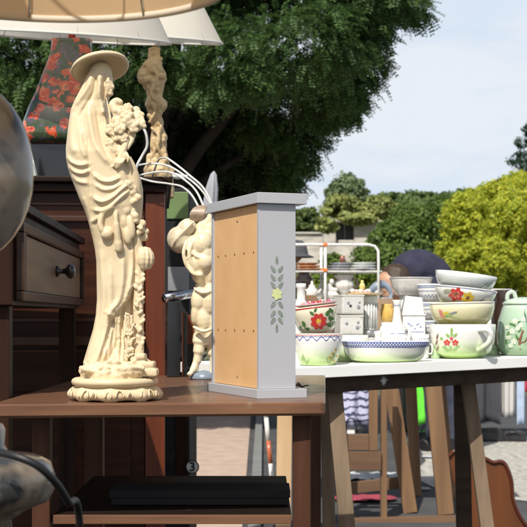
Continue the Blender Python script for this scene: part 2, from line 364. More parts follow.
limbs(t, None, [([(0, 0, -.1), (0, 0, 2.0), (0, 0, 4.2)], .16, .03)])
# bushes and hedgerow
def bush(name, label, cat, px, Y, cl, n, size, cols, tr=.3, sub=30):
    t = thing(name, label, cat, (at(px, 0, Y).x, Y, 0))
    foliage('crown', rel(cl, t), n, size, leafmat(name+'_leaf', *cols, tr), t, sub=sub, shell=.75, spread=.22)
    limbs(t, None, [([(0, 0, -.1), (.05, 0, .5), (0, 0, 1.2)], .09, .03)])
    return t
bush('laurel_bush', 'broad mid-green bush in front of the stone wall, left of the yellow-green conifer', 'bush', 395, 20,
     [pc(402, 246, 20, 28, 26), pc(422, 228, 20.5, 24, 20), pc(376, 262, 19.5, 20, 16), pc(440, 225, 21, 22, 24), pc(352, 274, 19, 18, 10), pc(400, 284, 19.5, 46, 30), pc(340, 298, 19.4, 40, 18), pc(410, 218, 21, 18, 12), pc(394, 232, 20.5, 14, 12), pc(384, 244, 20, 14, 12), pc(366, 256, 19.6, 13, 9), pc(332, 262, 19.4, 10, 7), pc(376, 240, 20, 8, 9)], 70000, .031, ((.06, .11, .022), (.17, .25, .05)))
bush('olive_bush', 'dull olive bush below the round tree, on top of the stone wall', 'bush', 345, 34,
     [pc(340, 212, 34, 18, 13), pc(358, 214, 34, 14, 9), pc(326, 224, 27, 9, 7), pc(360, 219, 27, 16, 4), pc(375, 207, 35, 14, 10), pc(392, 213, 35, 10, 8)], 9000, .07, ((.20, .24, .06), (.36, .38, .13)))
bush('round_tree', 'small round grey-green tree standing alone against the sky', 'tree', 347, 40,
     [pc(347, 190, 40, 15, 13), pc(338, 195, 40, 10, 9), pc(358, 196, 40, 11, 9), pc(347, 202, 40, 17, 8), pc(348, 180, 40, 7, 5)], 5200, .09, ((.12, .17, .08), (.24, .31, .15)), sub=34)
bush('far_hedgerow', 'dark green line of trees along the skyline between the round tree and the conifer', 'hedgerow', 420, 46,
     [pc(372, 204, 46, 16, 8), pc(395, 204, 47, 18, 9), pc(420, 202, 46, 18, 10), pc(440, 201, 46, 18, 9), pc(462, 204, 46, 20, 12), pc(410, 220, 46, 40, 14)], 16000, .10, ((.07, .12, .035), (.16, .23, .07)), sub=30)
bush('left_bush', 'green bush on the slope left of the wall, beside the grey cabinet edge', 'bush', 305, 30,
     [pc(305, 222, 30, 14, 10), pc(318, 226, 30, 9, 7), pc(292, 226, 30, 14, 14), pc(312, 212, 31, 5, 4)], 7000, .06, ((.07, .11, .03), (.15, .2, .06)))
bush('low_hedge', 'low bright hedge seen through the tubular rack', 'hedge', 320, 18,
     [pc(300, 290, 18, 30, 16), pc(325, 283, 18, 16, 12), pc(350, 285, 18, 22, 14), pc(275, 290, 18, 20, 20)], 9000, .04, ((.09, .14, .02), (.2, .26, .04)))
# flowers on the far bushes
hill = MB(); pts = []
nx, ny = 40, 10
for j in range(ny):
    for i in range(nx):
        x = -30+i*2; y = 30+j*6; z = -.3+2.6*min(1, max(0, (y-30)/16))+.5*math.sin(x*.3+y*.1)*min(1, (y-30)/16)
        pts.append((x, y, z))
hill.add(pts, [(j*nx+i, j*nx+i+1, (j+1)*nx+i+1, (j+1)*nx+i) for j in range(ny-1) for i in range(nx-1)], mat('hill_grass', (.09, .11, .03), (.16, .15, .06), scale=.8, rough=1, bump=.6, bscale=6))
tag(hill.build('hillside'), kind='structure')

# stone wall with a dark opening, and pillar
stone = mat('pale_stone', (.56, .52, .46), (.36, .34, .30), scale=2.6, rough=.95, bump=1, bscale=9, stretch=(1, 1, 2.6), dirt=((.16, .16, .14), 2.2, .6))
t = thing('stone_building', 'low grey stone building with a dark opening behind the bushes', 'building', (at(350, 0, 28).x, 28, 0))
def lpc(px, py, Y, t): return at(px, py, Y)-Vector(t.location)
m_ = MB()
def wb(m_, t, x0, x1, y0, y1, Y, dep, m):
    a = lpc(x0, y0, Y, t); b = lpc(x1, y1, Y, t); m_.box(((a.x+b.x)/2, a.y+dep/2, (a.z+b.z)/2), (abs(b.x-a.x), dep, abs(a.z-b.z)), m, bev=.02)
wb(m_, t, 354, 392, 222, 356, 28, .6, stone); wb(m_, t, 336, 353.9, 240, 356, 28, .6, stone); wb(m_, t, 324, 335.9, 224, 356, 27.8, .7, stone)
m_.build('wall', t)
m_ = MB(); wb(m_, t, 323.4, 393, 220.2, 222, 27.75, .9, mat('coping_stone', (.5, .48, .43), scale=4, rough=.9)); m_.build('coping', t)
m_ = MB(); wb(m_, t, 336.2, 353.7, 222.2, 239.8, 28.3, .2, mat('dark_opening', (.12, .13, .14), scale=3, rough=.4))
wb(m_, t, 344, 345.2, 222.4, 239.6, 28.2, .06, stone); m_.build('window', t)
t = thing('stone_wall', 'long pale stone wall running left from the grey stone building', 'wall', (at(300, 0, 29).x, 29, 0))
m_ = MB(); wb(m_, t, 262, 323.5, 234, 352, 29, .4, stone); m_.build('wall', t); m_ = MB(); wb(m_, t, 261, 323.4, 232, 234, 28.95, .5, MATS['coping_stone']); m_.build('coping', t)
t = thing('ruined_wall', 'broken low pale wall in front of the stone building, above the rack', 'wall', (at(332, 0, 24).x, 24, 0))
m_ = MB(); m_.prism([(lpc(x, y, 24, t).x, lpc(x, y, 24, t).z) for x, y in [(316, 363), (316, 262), (319, 255), (325, 250), (330, 251), (337, 246), (345, 244), (349, 250), (352, 256), (355, 263), (358, 363)]], 0, .4, stone); m_.build('wall', t)

# ------------------------------------------------------------------ statue table (table with shelf)
HA = .75
redwood = wood('red_brown_wood', (.20, .098, .052), (.115, .055, .032), 0, .33, .3, .12, 55, dirt=((.27, .20, .15), 14, .62))
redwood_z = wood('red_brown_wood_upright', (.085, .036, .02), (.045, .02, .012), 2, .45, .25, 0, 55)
TA = thing('side_table', 'red-brown wooden side table with a lower shelf under the carved statue', 'table', (-.1, 1.6, 0))
def tl(t, p): return Vector(p)-Vector(t.location)
fl = at(-14, 405.3, 1.573); fl.z = HA; fr = Vector((at(325.5, 0, 1.63).x, 1.63, HA)); br = Vector((.108, 2.36, HA)); bl = Vector((-.305, 2.34, HA)); fl = Vector((-.322, 1.585, HA))
poly = []
for cpt, nxt, prv in ((fl, fr, bl), (fr, br, fl), (br, bl, fr), (bl, fl, br)):
    r = .010
    a = cpt+(prv-cpt).normalized()*r; b = cpt+(nxt-cpt).normalized()*r
    for i in range(6):
        q = i/5; poly.append(a*(1-q)**2+cpt*2*q*(1-q)+b*q*q)
m_ = MB(); T_ = .0165; n = len(poly); vs = []
cen = (fl+fr+br+bl)/4
for dz, sc_ in ((0, .0025), (-.002, .0), (-T_+.003, .0), (-T_, .003)):
    for p in poly:
        q = p+(cen-p).normalized()*sc_; vs.append(tl(TA, (q.x, q.y, HA+dz)))
fs = [tuple(range(n)), tuple(reversed(range(3*n, 4*n)))]+[(a*n+i, a*n+(i+1) % n, (a+1)*n+(i+1) % n, (a+1)*n+i) for a in range(3) for i in range(n)]
m_.add(vs, fs, redwood, False); m_.build('tabletop', TA)
def legbox(t, x, y, z0, z1, w_, d_, m, name='leg'):
    mb = MB(); mb.box((0, 0, (z1-z0)/2), (w_, d_, z1-z0), m, bev=.0015); o = mb.build(name, t); o.location = tl(t, (x, y, z0)); return o
legbox(TA, .047, 1.665, 0, HA-T_, .022, .022, redwood_z)
legbox(TA, .078, 2.20, 0, HA-T_, .03, .03, redwood_z)
legbox(TA, -.272, 1.66, 0, HA-T_, .022, .022, redwood_z)
legbox(TA, -.285, 2.28, 0, HA-T_, .03, .03, redwood_z)
zs = CZ-(515-HY)*1.66/F
m_ = MB(); m_.box((0, 0, 0), (.294, .40, .010), wood('shaded_shelf_wood', (.020, .012, .009), (.010, .007, .005), 0, .5, .25, 0, 50, dirt=((.05, .045, .04), 12, .6)), bev=.001)  # shade under the tabletop put into the shelf colour; front strip keeps the lit tone
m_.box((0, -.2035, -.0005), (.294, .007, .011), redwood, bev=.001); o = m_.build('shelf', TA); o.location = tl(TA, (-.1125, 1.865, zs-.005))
# dark box on the shelf
bk = mat('black_card', (.014, .014, .015), (.022, .021, .021), scale=12, rough=.7, spec=.2, bump=.2, dirt=((.05, .045, .04), 18, .64))
BX = thing('shoe_box', 'flat black box lying on the lower shelf of the side table', 'box', (-.082, 1.775, zs))
m_ = MB(); m_.box((0, 0, .009), (.228, .072, .016), bk, bev=.001); m_.build('body', BX)
m_ = MB(); m_.box((0, 0, .0155), (.233, .076, .010), bk, bev=.001); m_.build('lid', BX)

# ------------------------------------------------------------------ carved statue
K = 1.67/F; SX0 = (115-CX)*K
ivory = mat('carved_ivory_resin', (.69, .565, .37), (.63, .50, .31), scale=10, rough=.5, bump=.05, bscale=260, spec=.35, sss=.08, coat=.06, dirt=((.60, .43, .23), 14, .62), contrast=(.3, .7))
ST = thing('carved_statue', 'cream carved statue of a robed figure in a wide hat holding flowers', 'statue', (SX0, 1.67, HA))
def S(px, py, dy=0.): return Vector(((px-115)*K, dy*K, (400-py)*K))
Lt = [(72, 89), (78, 86), (84, 83.5), (90, 80.5), (100, 75), (110, 71), (120, 69.5), (130, 68), (140, 67), (150, 66), (160, 66.5), (170, 68.5), (180, 72), (190, 76), (200, 80), (210, 84.5), (220, 88), (230, 90.5), (240, 93), (250, 95), (262, 96.5), (300, 97), (315, 96), (330, 93), (340, 90), (350, 87), (360, 84), (374, 83)]
Rt = [(72, 111), (78, 113), (88, 113), (96, 110.5), (102, 107.5), (110, 108.5), (120, 111), (130, 115), (140, 119), (150, 123), (160, 130), (170, 137), (180, 141), (190, 143), (200, 143), (215, 142), (230, 140), (245, 138), (260, 138), (275, 138.5), (285, 138), (300, 134), (320, 132), (340, 135), (360, 142), (374, 146)]
# carved drapery: ridges drawn as lines on the front view, (points, width px, height px)
FOLDS = [([(93, 74), (91, 86), (84, 98), (75, 110)], 2.8, 2.6), ([(98, 76), (96, 92), (90, 104), (82, 118)], 1.6, -2.6), ([(101, 72), (101.5, 86), (101, 98), (104, 110), (104, 120)], 2.6, 3.4), ([(106, 78), (105.5, 92), (104, 103)], 1.3, -3.4), ([(110, 76), (109, 90), (106, 104)], 1.8, 2.6), ([(87, 84), (82, 94), (76, 102)], 1.4, -1.4),
         ([(103, 108), (107, 124), (110, 142), (117, 158)], 2.0, 3.0), ([(98, 110), (101, 128), (105, 146), (112, 162)], 1.4, -2.2), ([(90, 106), (93, 126), (97, 144), (105, 158), (115, 169)], 2.8, 2.4), ([(84, 112), (85, 132), (88, 150)], 1.8, -1.2), ([(76, 112), (73, 128), (74, 146), (80, 158)], 3.5, 1.6),
         ([(67, 156), (74, 164), (84, 168), (93, 166)], 2.0, 2.6), ([(68, 165), (76, 173), (86, 176), (94, 172)], 1.8, 2.3), ([(72, 176), (80, 183), (92, 186)], 2.0, 1.8),
         ([(91, 130), (92, 160), (93, 190), (95, 225)], 2.2, -2.0), ([(84, 130), (85, 150), (90, 162)], 2.2, 1.5),
         ([(96, 176), (104, 183), (114, 184), (124, 179)], 1.9, 2.8), ([(97, 186), (106, 192), (116, 191), (127, 184)], 1.7, 2.2), ([(94, 198), (104, 204), (114, 201), (124, 192), (133, 184)], 2.0, 3.2),
         ([(93, 210), (103, 213), (113, 209), (123, 200), (134, 190)], 1.9, 2.6), ([(92, 224), (100, 220), (110, 214), (120, 208)], 2.2, 2.2), ([(84, 196), (90, 214), (94, 234)], 2.2, 1.6),
         ([(103, 246), (104, 270), (106, 300), (100, 335), (92, 362)], 3.2, 1.8), ([(112, 262), (113, 285), (112, 310), (106, 340), (98, 366)], 2.0, 1.6), ([(124, 250), (125, 275), (122, 298), (113, 312), (108, 325)], 2.6, 2.8),
         ([(133, 240), (134, 262), (132, 282), (127, 300), (120, 318)], 2.2, 3.4), ([(137, 262), (138, 280), (130, 292)], 1.8, 2.5), ([(108, 312), (116, 318), (121, 332), (120, 350)], 1.8, 3.2), ([(119, 306), (122, 322), (128, 304)], 1.6, 2.4),
         ([(126, 300), (124, 320), (122, 338)], 1.6, -3.0), ([(131, 300), (129, 322), (125, 342)], 1.5, 2.6), ([(116, 322), (110, 345), (104, 362)], 1.8, 2.6), ([(122, 336), (116, 350), (108, 364)], 2., -2.6), ([(98, 300), (96, 330), (88, 360)], 2.0, 1.6)]
SEG = []
for pl, wd, ht in FOLDS:
    cp = catmull([(x, y, 0) for x, y in pl], 5)
    a = np.array([(p.x, p.y) for p in cp]); SEG.append((a[:-1], a[1:], wd, ht))
def fold_h(X, Y):
    P = np.stack([X.ravel(), Y.ravel()], 1); H = np.zeros(len(P))
    for A, B, wd, ht in SEG:
        best = np.full(len(P), 1e9); tb = np.zeros(len(P))
        for i, (a, b) in enumerate(zip(A, B)):
            ab = b-a; tt = np.clip(((P-a)@ab)/(ab@ab+1e-9), 0, 1); q = np.linalg.norm(P-(a+tt[:, None]*ab), axis=1)
            tb = np.where(q < best, (i+tt)/len(A), tb); best = np.minimum(best, q)
        taper = np.clip(np.minimum(tb, 1-tb)*7, .25, 1)
        H += 1.25*ht*taper*np.exp(-(best/wd)**2)
    return H.reshape(X.shape)
def loft(mb, Lt, Rt, y0, y1, step, m, depth=lambda w_, y: w_*.42, nseg=120, folds=None, cy=lambda y: 0., pw=.9):
    ys = np.arange(y0, y1+1e-6, step); vs = []; th = np.linspace(0, 2*PI, nseg, endpoint=False)
    L_ = np.array([interp(Lt, y) for y in ys]); R_ = np.array([interp(Rt, y) for y in ys])
    cx = (L_+R_)/2; hw = (R_-L_)/2; X = cx[:, None]+hw[:, None]*np.sign(np.cos(th))*np.abs(np.cos(th))**pw
    dp = np.array([depth(2*h, y) for h, y in zip(hw, ys)]); D = -dp[:, None]*np.sign(np.sin(th))*np.abs(np.sin(th))**pw
    Y = np.repeat(ys[:, None], nseg, 1)
    if folds:
        h = folds(X, Y); xl_ = np.interp(Y, [283, 292, 300, 310, 320, 335, 350, 366], [141, 136, 130, 121, 114, 108.5, 104.5, 99])
        h = h-5.5/(1+np.exp(-(X-xl_)*1.6))*np.clip((Y-284)/10, 0, 1)*np.clip((372-Y)/6, 0, 1)*(1+.25*np.sin(X*1.35+Y*.05)); fac = np.clip(np.abs(np.sin(th))*1.6, .0, 1)
        h = h*fac
        nxn = np.cos(th)*.25; X = X+h*nxn; D = D-h*np.sign(np.sin(th))*np.clip(np.abs(np.sin(th))*1.4, 0, 1)
    D = D+np.array([cy(y) for y in ys])[:, None]
    for i in range(len(ys)):
        for j in range(nseg): vs.append(S(X[i, j], Y[i, j], D[i, j]))
    n = nseg; fs = [(i*n+j, i*n+(j+1) % n, (i+1)*n+(j+1) % n, (i+1)*n+j) for i in range(len(ys)-1) for j in range(n)]
    fs.append(tuple(range(n))); fs.append(tuple(reversed(range((len(ys)-1)*n, len(ys)*n))))
    mb.add(vs, fs, m)
fig = MB()
loft(fig, Lt, Rt, 73, 374, 1., ivory, depth=lambda w_, y: min(w_*.42, 25) if y < 330 else min(w_*.42, 27), folds=fold_h)
# head with face turned to the right, under the hat
fig.ball(S(101, 74, -1), (11.5*K, 12*K, 12*K), ivory); fig.ball(S(110, 88, -7), (4.6*K, 5*K, 7*K), ivory); fig.ball(S(114.2, 88.5, -9), (1.5*K, 1.8*K, 2.4*K), ivory)
fig.ball(S(111.5, 95, -8), (3*K, 3*K, 3*K), ivory); fig.ball(S(109, 83.5, -11), (2.6*K, 1.5*K, 1.3*K), ivory); fig.ball(S(112.5, 92.6, -10.5), (1.6*K, 1.2*K, .7*K), ivory)
# right arm and hand (five fingers) reaching down out of the sleeve
fig.tube(catmull([S(112, 140, -12), S(120, 152, -18), S(127, 156, -22)], 6), [7*K, 7*K, 6.8*K, 6.4*K, 6*K, 6*K, 5.8*K, 5.4*K, 5*K, 4.8*K, 4.6*K, 4.4*K, 4.2*K], ivory, 12)
fig.tube(catmull([S(129, 140, -20), S(127, 150, -23), S(124, 158, -24), S(121, 164, -24)], 4), 3.3*K, ivory, 10)
fig.ball(S(126, 159, -24), (5*K, 3.4*K, 4.6*K), ivory)
for dx, ln in ((-3.4, 9), (-1.0, 11), (1.4, 10.5), (3.6, 8.5)):
    fig.tube([S(124+dx, 161, -26), S(122+dx*1.05, 161+ln*.5, -27.5), S(119.5+dx, 161+ln, -25.5)], [1.35*K, 1.25*K, .9*K], ivory, 8)
fig.tube([S(129, 156, -25), S(131.5, 161, -27), S(130, 166, -26.5)], [1.6*K, 1.4*K, 1.*K], ivory, 8)
# sleeve hanging open below the waist
fig.tube(catmull([S(128, 160, -16), S(134, 172, -14), S(137, 184, -12), S(138, 200, -8)], 5), [5*K]*16, ivory, 12)
fig.tube(catmull([S(121, 162, -20), S(124, 176, -20), S(128, 188, -18), S(130, 204, -16)], 5), [4*K]*16, ivory, 12)
fig.tube(catmull([S(116, 206, -19), S(107, 213, -22), S(103, 224, -23), S(105, 233, -23)], 5), [2*K, 2*K, 2.4*K, 2.6*K, 2.8*K, 3*K, 3*K, 3*K, 3*K, 3*K, 3*K, 3*K, 3*K, 3*K, 3*K, 2.6*K], ivory, 10)
fig.ball(S(109, 235, -21.5), (6.5*K, 4.5*K, 6*K), ivory)
fig.tube(catmull([S(119, 206, -20), S(118.5, 218, -24), S(119.5, 232, -24), S(121, 247, -22), S(121, 253, -20)], 5), [2.4*K]*8+[3.2*K]*6+[4*K]*5+[3*K, 2*K], ivory, 10)
for x, y, rx, rz in ((126, 222, 4, 9), (129, 236, 4.5, 10), (133, 228, 4, 12), (127, 212, 6, 6)): fig.ball(S(x, y, -18.5), (rx*K, 4*K, rz*K), ivory, Matrix.Rotation(-.15, 3, 'Y'))
# long curved cloth edges over the sleeve and hips, modelled as thin rolled hems
for c_, w0 in (([(108, 100, -17), (112, 118, -19), (114, 136, -21), (119, 150, -23)], 1.5), ):
    cc = catmull([S(*p) for p in c_], 7); fig.tube(cc, [w0*K*(.45+.55*math.sin(PI*i/(len(cc)-1))) for i in range(len(cc))], ivory, 8)
remeshed(fig, 'figure', .0011, ivory, smooth=2, parent=ST)
# hat: shallow tilted saucer with rounded rim
hat = MB(); R_ = 29.5*K
pr = [(0.001, 8*K), (8*K, 7.4*K), (13*K, 5.5*K), (20*K, 3.2*K), (26*K, 1.8*K), (R_-1.0*K, .4*K), (R_, -1.6*K), (R_-.5*K, -3.2*K), (R_-2.2*K, -4.0*K), (R_-4*K, -3.6*K), (22*K, -1.0*K), (12*K, 1.2*K), (.001, 2*K)]
hat.lathe(pr, ivory, 72)
ho = hat.build('hat', ST, loc=S(99.6, 66.5, 1)); ho.rotation_euler = (math.radians(-19.5), math.radians(-13), 0)
# bouquet
bq = MB()
def blossom(c, r, n=6):
    bq.ball(c, r*.62, ivory)
    for i in range(n):
        a = 2*PI*i/n+random.random(); e = random.uniform(-.5, .6)
        d = Vector((math.cos(a)*math.cos(e), -abs(math.sin(e))*.6-.15, math.sin(a)*math.cos(e)))
        bq.ball(c+d*r*.62, (r*.42, r*.34, r*.42), ivory, seg=12)
for x, y, r, dy in ((117, 112, 6, -16), (122, 116, 7.5, -20), (130, 111, 5.5, -18), (140, 120, 7, -16), (142, 128, 6.5, -18), (130, 122, 8, -22), (136, 130, 7, -22), (113, 133, 6.5, -20), (113, 146, 5.5, -20), (122, 132, 7, -24), (126, 141, 5.5, -23), (135, 118, 6, -14), (120, 140, 5.5, -22)):
    blossom(S(x, y, dy), r*K)
bq.tube(catmull([S(119, 116, -18), S(115, 108, -16), S(119, 104.5, -16), S(124, 106, -17)], 4), [5*K]*5+[4.6*K]*4+[4*K, 3.5*K, 3*K, 2.4*K], ivory, 12)
for x0, y0, x1, y1 in ((136, 136, 129, 152), (124, 142, 124, 154), (114, 148, 121, 158), (130, 138, 126, 152)):
    bq.tube(catmull([S(x0, y0, -18), S((x0+x1)/2+1, (y0+y1)/2, -20), S(x1, y1, -22)], 4), 2.2*K, ivory, 8)
for x, y, r, dy in ((127, 112, 6, -12), (134, 124, 7, -16), (120, 124, 7, -18), (131, 134, 6, -16), (116, 140, 6, -15), (137, 113, 5, -12)): bq.ball(S(x, y, dy), r*K, ivory)
remeshed(bq, 'bouquet', .001, ivory, smooth=1, parent=ST)
# lower spray, scrolls, fluted fruit and leafy stem down the right side
sp = MB()
def sball(x, y, r, dy): sp.ball(S(x, y, dy), (r*K, r*K*.8, r*K), ivory, seg=14)
random.seed(3)
for i in range(34):
    tq = i/33; x = 137+math.sin(tq*9)*5.5-(8*(1-tq) if tq < .3 else 0); y = 184+tq*50; sball(x+random.uniform(-2.5, 2), y, random.uniform(2.2, 3.9), -20+tq*6+random.uniform(-2, 2))
for x, y, r in ((143, 224, 4), (146.5, 232, 3.6), (145, 238, 4), (141, 229, 4.5)): sball(x, y, r, -8)
sp.lathe([(.2*K, -12*K), (5*K, -10.5*K), (8*K, -5*K), (8.8*K, 0), (8*K, 5*K), (5*K, 10.5*K), (.2*K, 12*K)], ivory, 72, c=tuple(S(146, 259, -10)), rmod=lambda a, z: 1+.10*math.cos(a*11))
sp.tube(catmull([S(136, 236, -10), S(140, 260, -8), S(139, 290, -8), S(139, 320, -8), S(140, 350, -10), S(139, 372, -10)], 8), [5.2*K]*41, ivory, 12)
for i in range(44):
    y = 274+i*2.25; side = 1 if i % 2 else -1; x = 140.5+side*2.3+1.4*math.sin(i*.7)
    M = Matrix.Rotation(side*.7, 3, 'Y'); sp.ball(S(x, y, -12+random.uniform(-3, 3)), (2.0*K, 1.8*K, 3.6*K), ivory, M, 12)
for i in range(14):
    y = 316+i*3.4
    for sg in (-1, 1): sp.ball(S(131+sg*2.6+random.uniform(-1.6, 1.6), y+sg+random.uniform(-1.2, 1.2), -19.5), (3.4*K, 1.5*K, 1.3*K), ivory, Matrix.Rotation(sg*-.8+random.uniform(-.5, .5), 3, 'Y'), 12)
remeshed(sp, 'leafy_stem', .001, ivory, smooth=1, parent=ST)
# plinth: rockwork, ring, footed octagonal base
rk = MB()
random.seed(5)
for i in range(230):
    a = random.uniform(0, 2*PI); lay = random.random(); rr = (35 if lay < .5 else 31)*K; r = random.uniform(1.6, 3.4)*K
    rk.ball((rr*math.cos(a)*1.0+1*K, rr*math.sin(a)*.92, (27+lay*13)*K), (r, r*.8, r*.8), ivory, seg=10)
for i in range(60):
    x = 84+62*i/59; rk.ball(S(x, 371-5*math.sin(i*1.1)**2, -27+2*math.sin(i*2.1)), (1.7*K, 2.2*K, 2.6*K), ivory, seg=10)
rk.lathe([(.1*K, 20*K), (33*K, 20*K), (33.5*K, 26*K), (31*K, 32*K), (27*K, 39*K), (.1*K, 41*K)], ivory, 40, rmod=lambda a, z: 1+.03*math.cos(a*17+z*900)+.03*math.cos(a*31))
for x0, x1, y, h_ in ((136, 147, 356, 6), (134, 156, 364, 6), (134, 159, 372, 8)):
    rk.box(S((x0+x1)/2, y, -10), ((x1-x0)*K, 24*K, h_*K), ivory, bev=2*K)
remeshed(rk, 'rockwork', .0014, ivory, smooth=1, parent=ST, disp=(.0008, .004))
bs = MB()
oct_ = lambda a, z: 1/max(.05, math.cos(((a+PI/8) % (PI/4))-PI/8))*.955
bs.lathe([(1*K, 22*K), (40*K, 22.5*K), (42.5*K, 21*K), (43.4*K, 18.5*K), (42.5*K, 16*K), (39.5*K, 15*K), (38.6*K, 13.5*K), (30*K, 13*K)], ivory, 96)
n = 160; vs = []; fs = []
rows = [(38.5, 15.), (40.0, 13.6), (42.6, 11.8), (44.8, 9.6), (46., 7.2), (46, 5), (45, 3), (43.4, 1.2), (42, 0.0), (36, 0.0)]
for ri, (r, z) in enumerate(rows):
    for kx in range(n):
        a = 2*PI*kx/n+.2; ph = ((a*8/(2*PI)) % 1)-.5; arch = max(0, 1-(ph/.33)**2)**.5
        rr = r*(1/math.cos(ph*PI/4))*.965; zz = z
        inner = 2.4*max(0, 1-abs(ph)/.24) if 1 <= ri <= 4 else 0
        if z < 3.1: zz = z+arch*1.6*(1-z/3.2)
        vs.append((rr*K*math.cos(a), rr*K*math.sin(a)*.97, zz*K))
for i in range(len(rows)-1):
    for kx in range(n): fs.append((i*n+kx, i*n+(kx+1) % n, (i+1)*n+(kx+1) % n, (i+1)*n+kx))
fs.append(tuple(range(n)))
fs.append(tuple(reversed(range((len(rows)-1)*n, len(rows)*n))))
bs.add(vs, fs, ivory)
# raised arch tracery on each side of the base
for s8 in range(8):
    a0 = 2*PI*(s8+.5)/8-.2
    for u0, uw, hz in ((-.26, .16, 6.5), (0.02, .2, 8.), (.28, .14, 6.)):
        pts = []
        for q in range(9):
            tt = PI*q/8; aa = a0+(u0-uw/2*math.cos(tt)*1.)*PI/4*1.1; zz = 4+hz*.95*math.sin(tt)
            rr = (46.4-abs(zz-6)*.30-max(0, zz-9)*.5)*1.0
            pts.append((rr*K*math.cos(aa), rr*K*math.sin(aa), zz*K))
        bs.tube(pts, .9*K, ivory, 8)
bs.build('plinth', ST)

# ------------------------------------------------------------------ grey painted cabinet standing on the table
GC = thing('key_cabinet', 'pale grey painted key cabinet with cork back and stencilled leaves, on the red-brown table', 'cabinet', (-.0075, 1.6875, HA), (0, 0, math.radians(21.4)))
grey = mat('grey_paint', (.42, .425, .445), (.405, .41, .43), scale=5, rough=.42, bump=.04, bscale=90, stretch=(1, 1, .5), dirt=((.55, .55, .56), 30, .70))
cork = mat('cork_board', (.70, .43, .20), (.66, .395, .175), scale=24, rough=.75, bump=.1, bscale=400, detail=9, dirt=((.52, .30, .13), 90, .70))
W_, D_, H_ = .0673, .194, .2588
m_ = MB(); m_.box((W_/2, D_/2, H_-.00675), (W_, D_, .0135), grey, bev=.0007); m_.build('top_board', GC)
m_ = MB(); m_.box((W_/2, D_/2, .0058), (W_, D_, .0115), grey, bev=.0007); m_.build('bottom_board', GC)
bx0, bx1, by0, by1 = .0045, W_-.013, .006, D_-.006; bz0, bz1 = .0117, H_-.0137
m_ = MB(); m_.box(((bx0+bx1)/2, by0+.004, (bz0+bz1)/2), (bx1-bx0, .008, bz1-bz0), grey, bev=.0006)
# stencilled leaf sprig on the narrow side
stc = mat('stencil_green', (.17, .20, .17), (.25, .28, .24), scale=300, rough=.6); lime = mat('stencil_lime', (.50, .56, .22), (.62, .66, .32), scale=300, rough=.6)
def leaf2(mb, cx_, cz_, ang, ln, wd, m, yy):
    pts = []
    for i in range(12):
        a = 2*PI*i/12; u = math.cos(a)*ln/2; v = math.sin(a)*wd/2*(1-.35*math.cos(a))
        pts.append((cx_+u*math.cos(ang)-v*math.sin(ang), yy, cz_+u*math.sin(ang)+v*math.cos(ang)))
    mb.add(pts, [tuple(range(12))], m, False)
sxc = (bx0+bx1)/2-.001; k2 = 1.70/F
def sz(py): return (CZ-(py-HY)*k2)-HA
for py in (269, 277.5, 285): 
    for sg in (-1, 1): leaf2(m_, sxc+sg*4.2*k2, sz(py), PI/2-sg*.62, 8.2*k2, 3.8*k2, stc, by0-.0004)
for py in (305, 314, 321):
    for sg in (-1, 1): leaf2(m_, sxc+sg*4.2*k2, sz(py), -PI/2+sg*.62+PI*0, 8.2*k2, 3.8*k2, stc, by0-.0004)
leaf2(m_, sxc, sz(260), PI/2, 8*k2, 3*k2, stc, by0-.0004); leaf2(m_, sxc, sz(328), PI/2, 9*k2, 2.8*k2, stc, by0-.0004)
for i in range(6):
    a = i*PI/3+.3; leaf2(m_, sxc+3*k2*math.cos(a), sz(294)+3.4*k2*math.sin(a), a, 6*k2, 5*k2, lime, by0-.0005-.0001*i)
m_.build('side_panel', GC)
m_ = MB(); m_.box(((bx0+bx1)/2, by1-.004, (bz0+bz1)/2), (bx1-bx0, .008, bz1-bz0), grey, bev=.0006); m_.build('side_panel', GC)
m_ = MB(); m_.box((bx1-.003, (by0+by1)/2, (bz0+bz1)/2), (.006, by1-by0-.017, bz1-bz0), grey); m_.build('door', GC)
m_ = MB(); m_.box((bx0+.0035, (by0+by1)/2, (bz0+bz1)/2), (.003, by1-by0-.0165, bz1-bz0-.001), cork)
nail = mat('nail_steel', (.18, .13, .09), scale=60, rough=.4, metal=.6)
for zz, ys_ in ((.185, (.03, .065, .10, .135, .165)), (.085, (.03, .065, .10, .135, .165)), (.228, (.09,)), (.024, (.09,))):
    for yy in ys_: m_.ball((bx0+.002, yy, zz), (.0011, .0016, .0016), nail, seg=8)
m_.build('cork_back', GC)

# ------------------------------------------------------------------ marble lamp in the left foreground
marble = mat('grey_marble', (.22, .175, .125), (.04, .04, .038), scale=26, rough=.2, coat=.35, spec=.45, contrast=(.44, .56), detail=12, dirt=((.33, .23, .15), 12, .60))
ML = .93; kM = ML/F; mx0 = (-28-CX)*kM
mz = lambda py: CZ-(py-HY)*kM
FT_z = .655
FT = thing('front_table', 'small dark table under the marble lamp, in the near left corner', 'table', (mx0, ML-.05, 0))
dk = wood('dark_wood', (.022, .011, .007), (.010, .006, .004), 0, .5, .25, 0, 50)
dkz = wood('dark_wood_upright', (.036, .015, .008), (.014, .006, .004), 2, .5, .25, 0, 50)
m_ = MB(); m_.box((0, 0, FT_z-.01), (.36, .30, .02), dk, bev=.002); m_.build('tabletop', FT)
for a, b in ((-.15, -.12), (.15, -.12), (-.15, .12), (.15, .12)):
    m_ = MB(); m_.box((a, b, (FT_z-.02)/2), (.03, .03, FT_z-.02), dkz, bev=.002); m_.build('leg', FT)
LM = thing('marble_lamp', 'table lamp with egg-shaped grey marble body and large orange shade, left foreground', 'lamp', (mx0, ML, FT_z))
m_ = MB(); zl = lambda py: mz(py)-FT_z
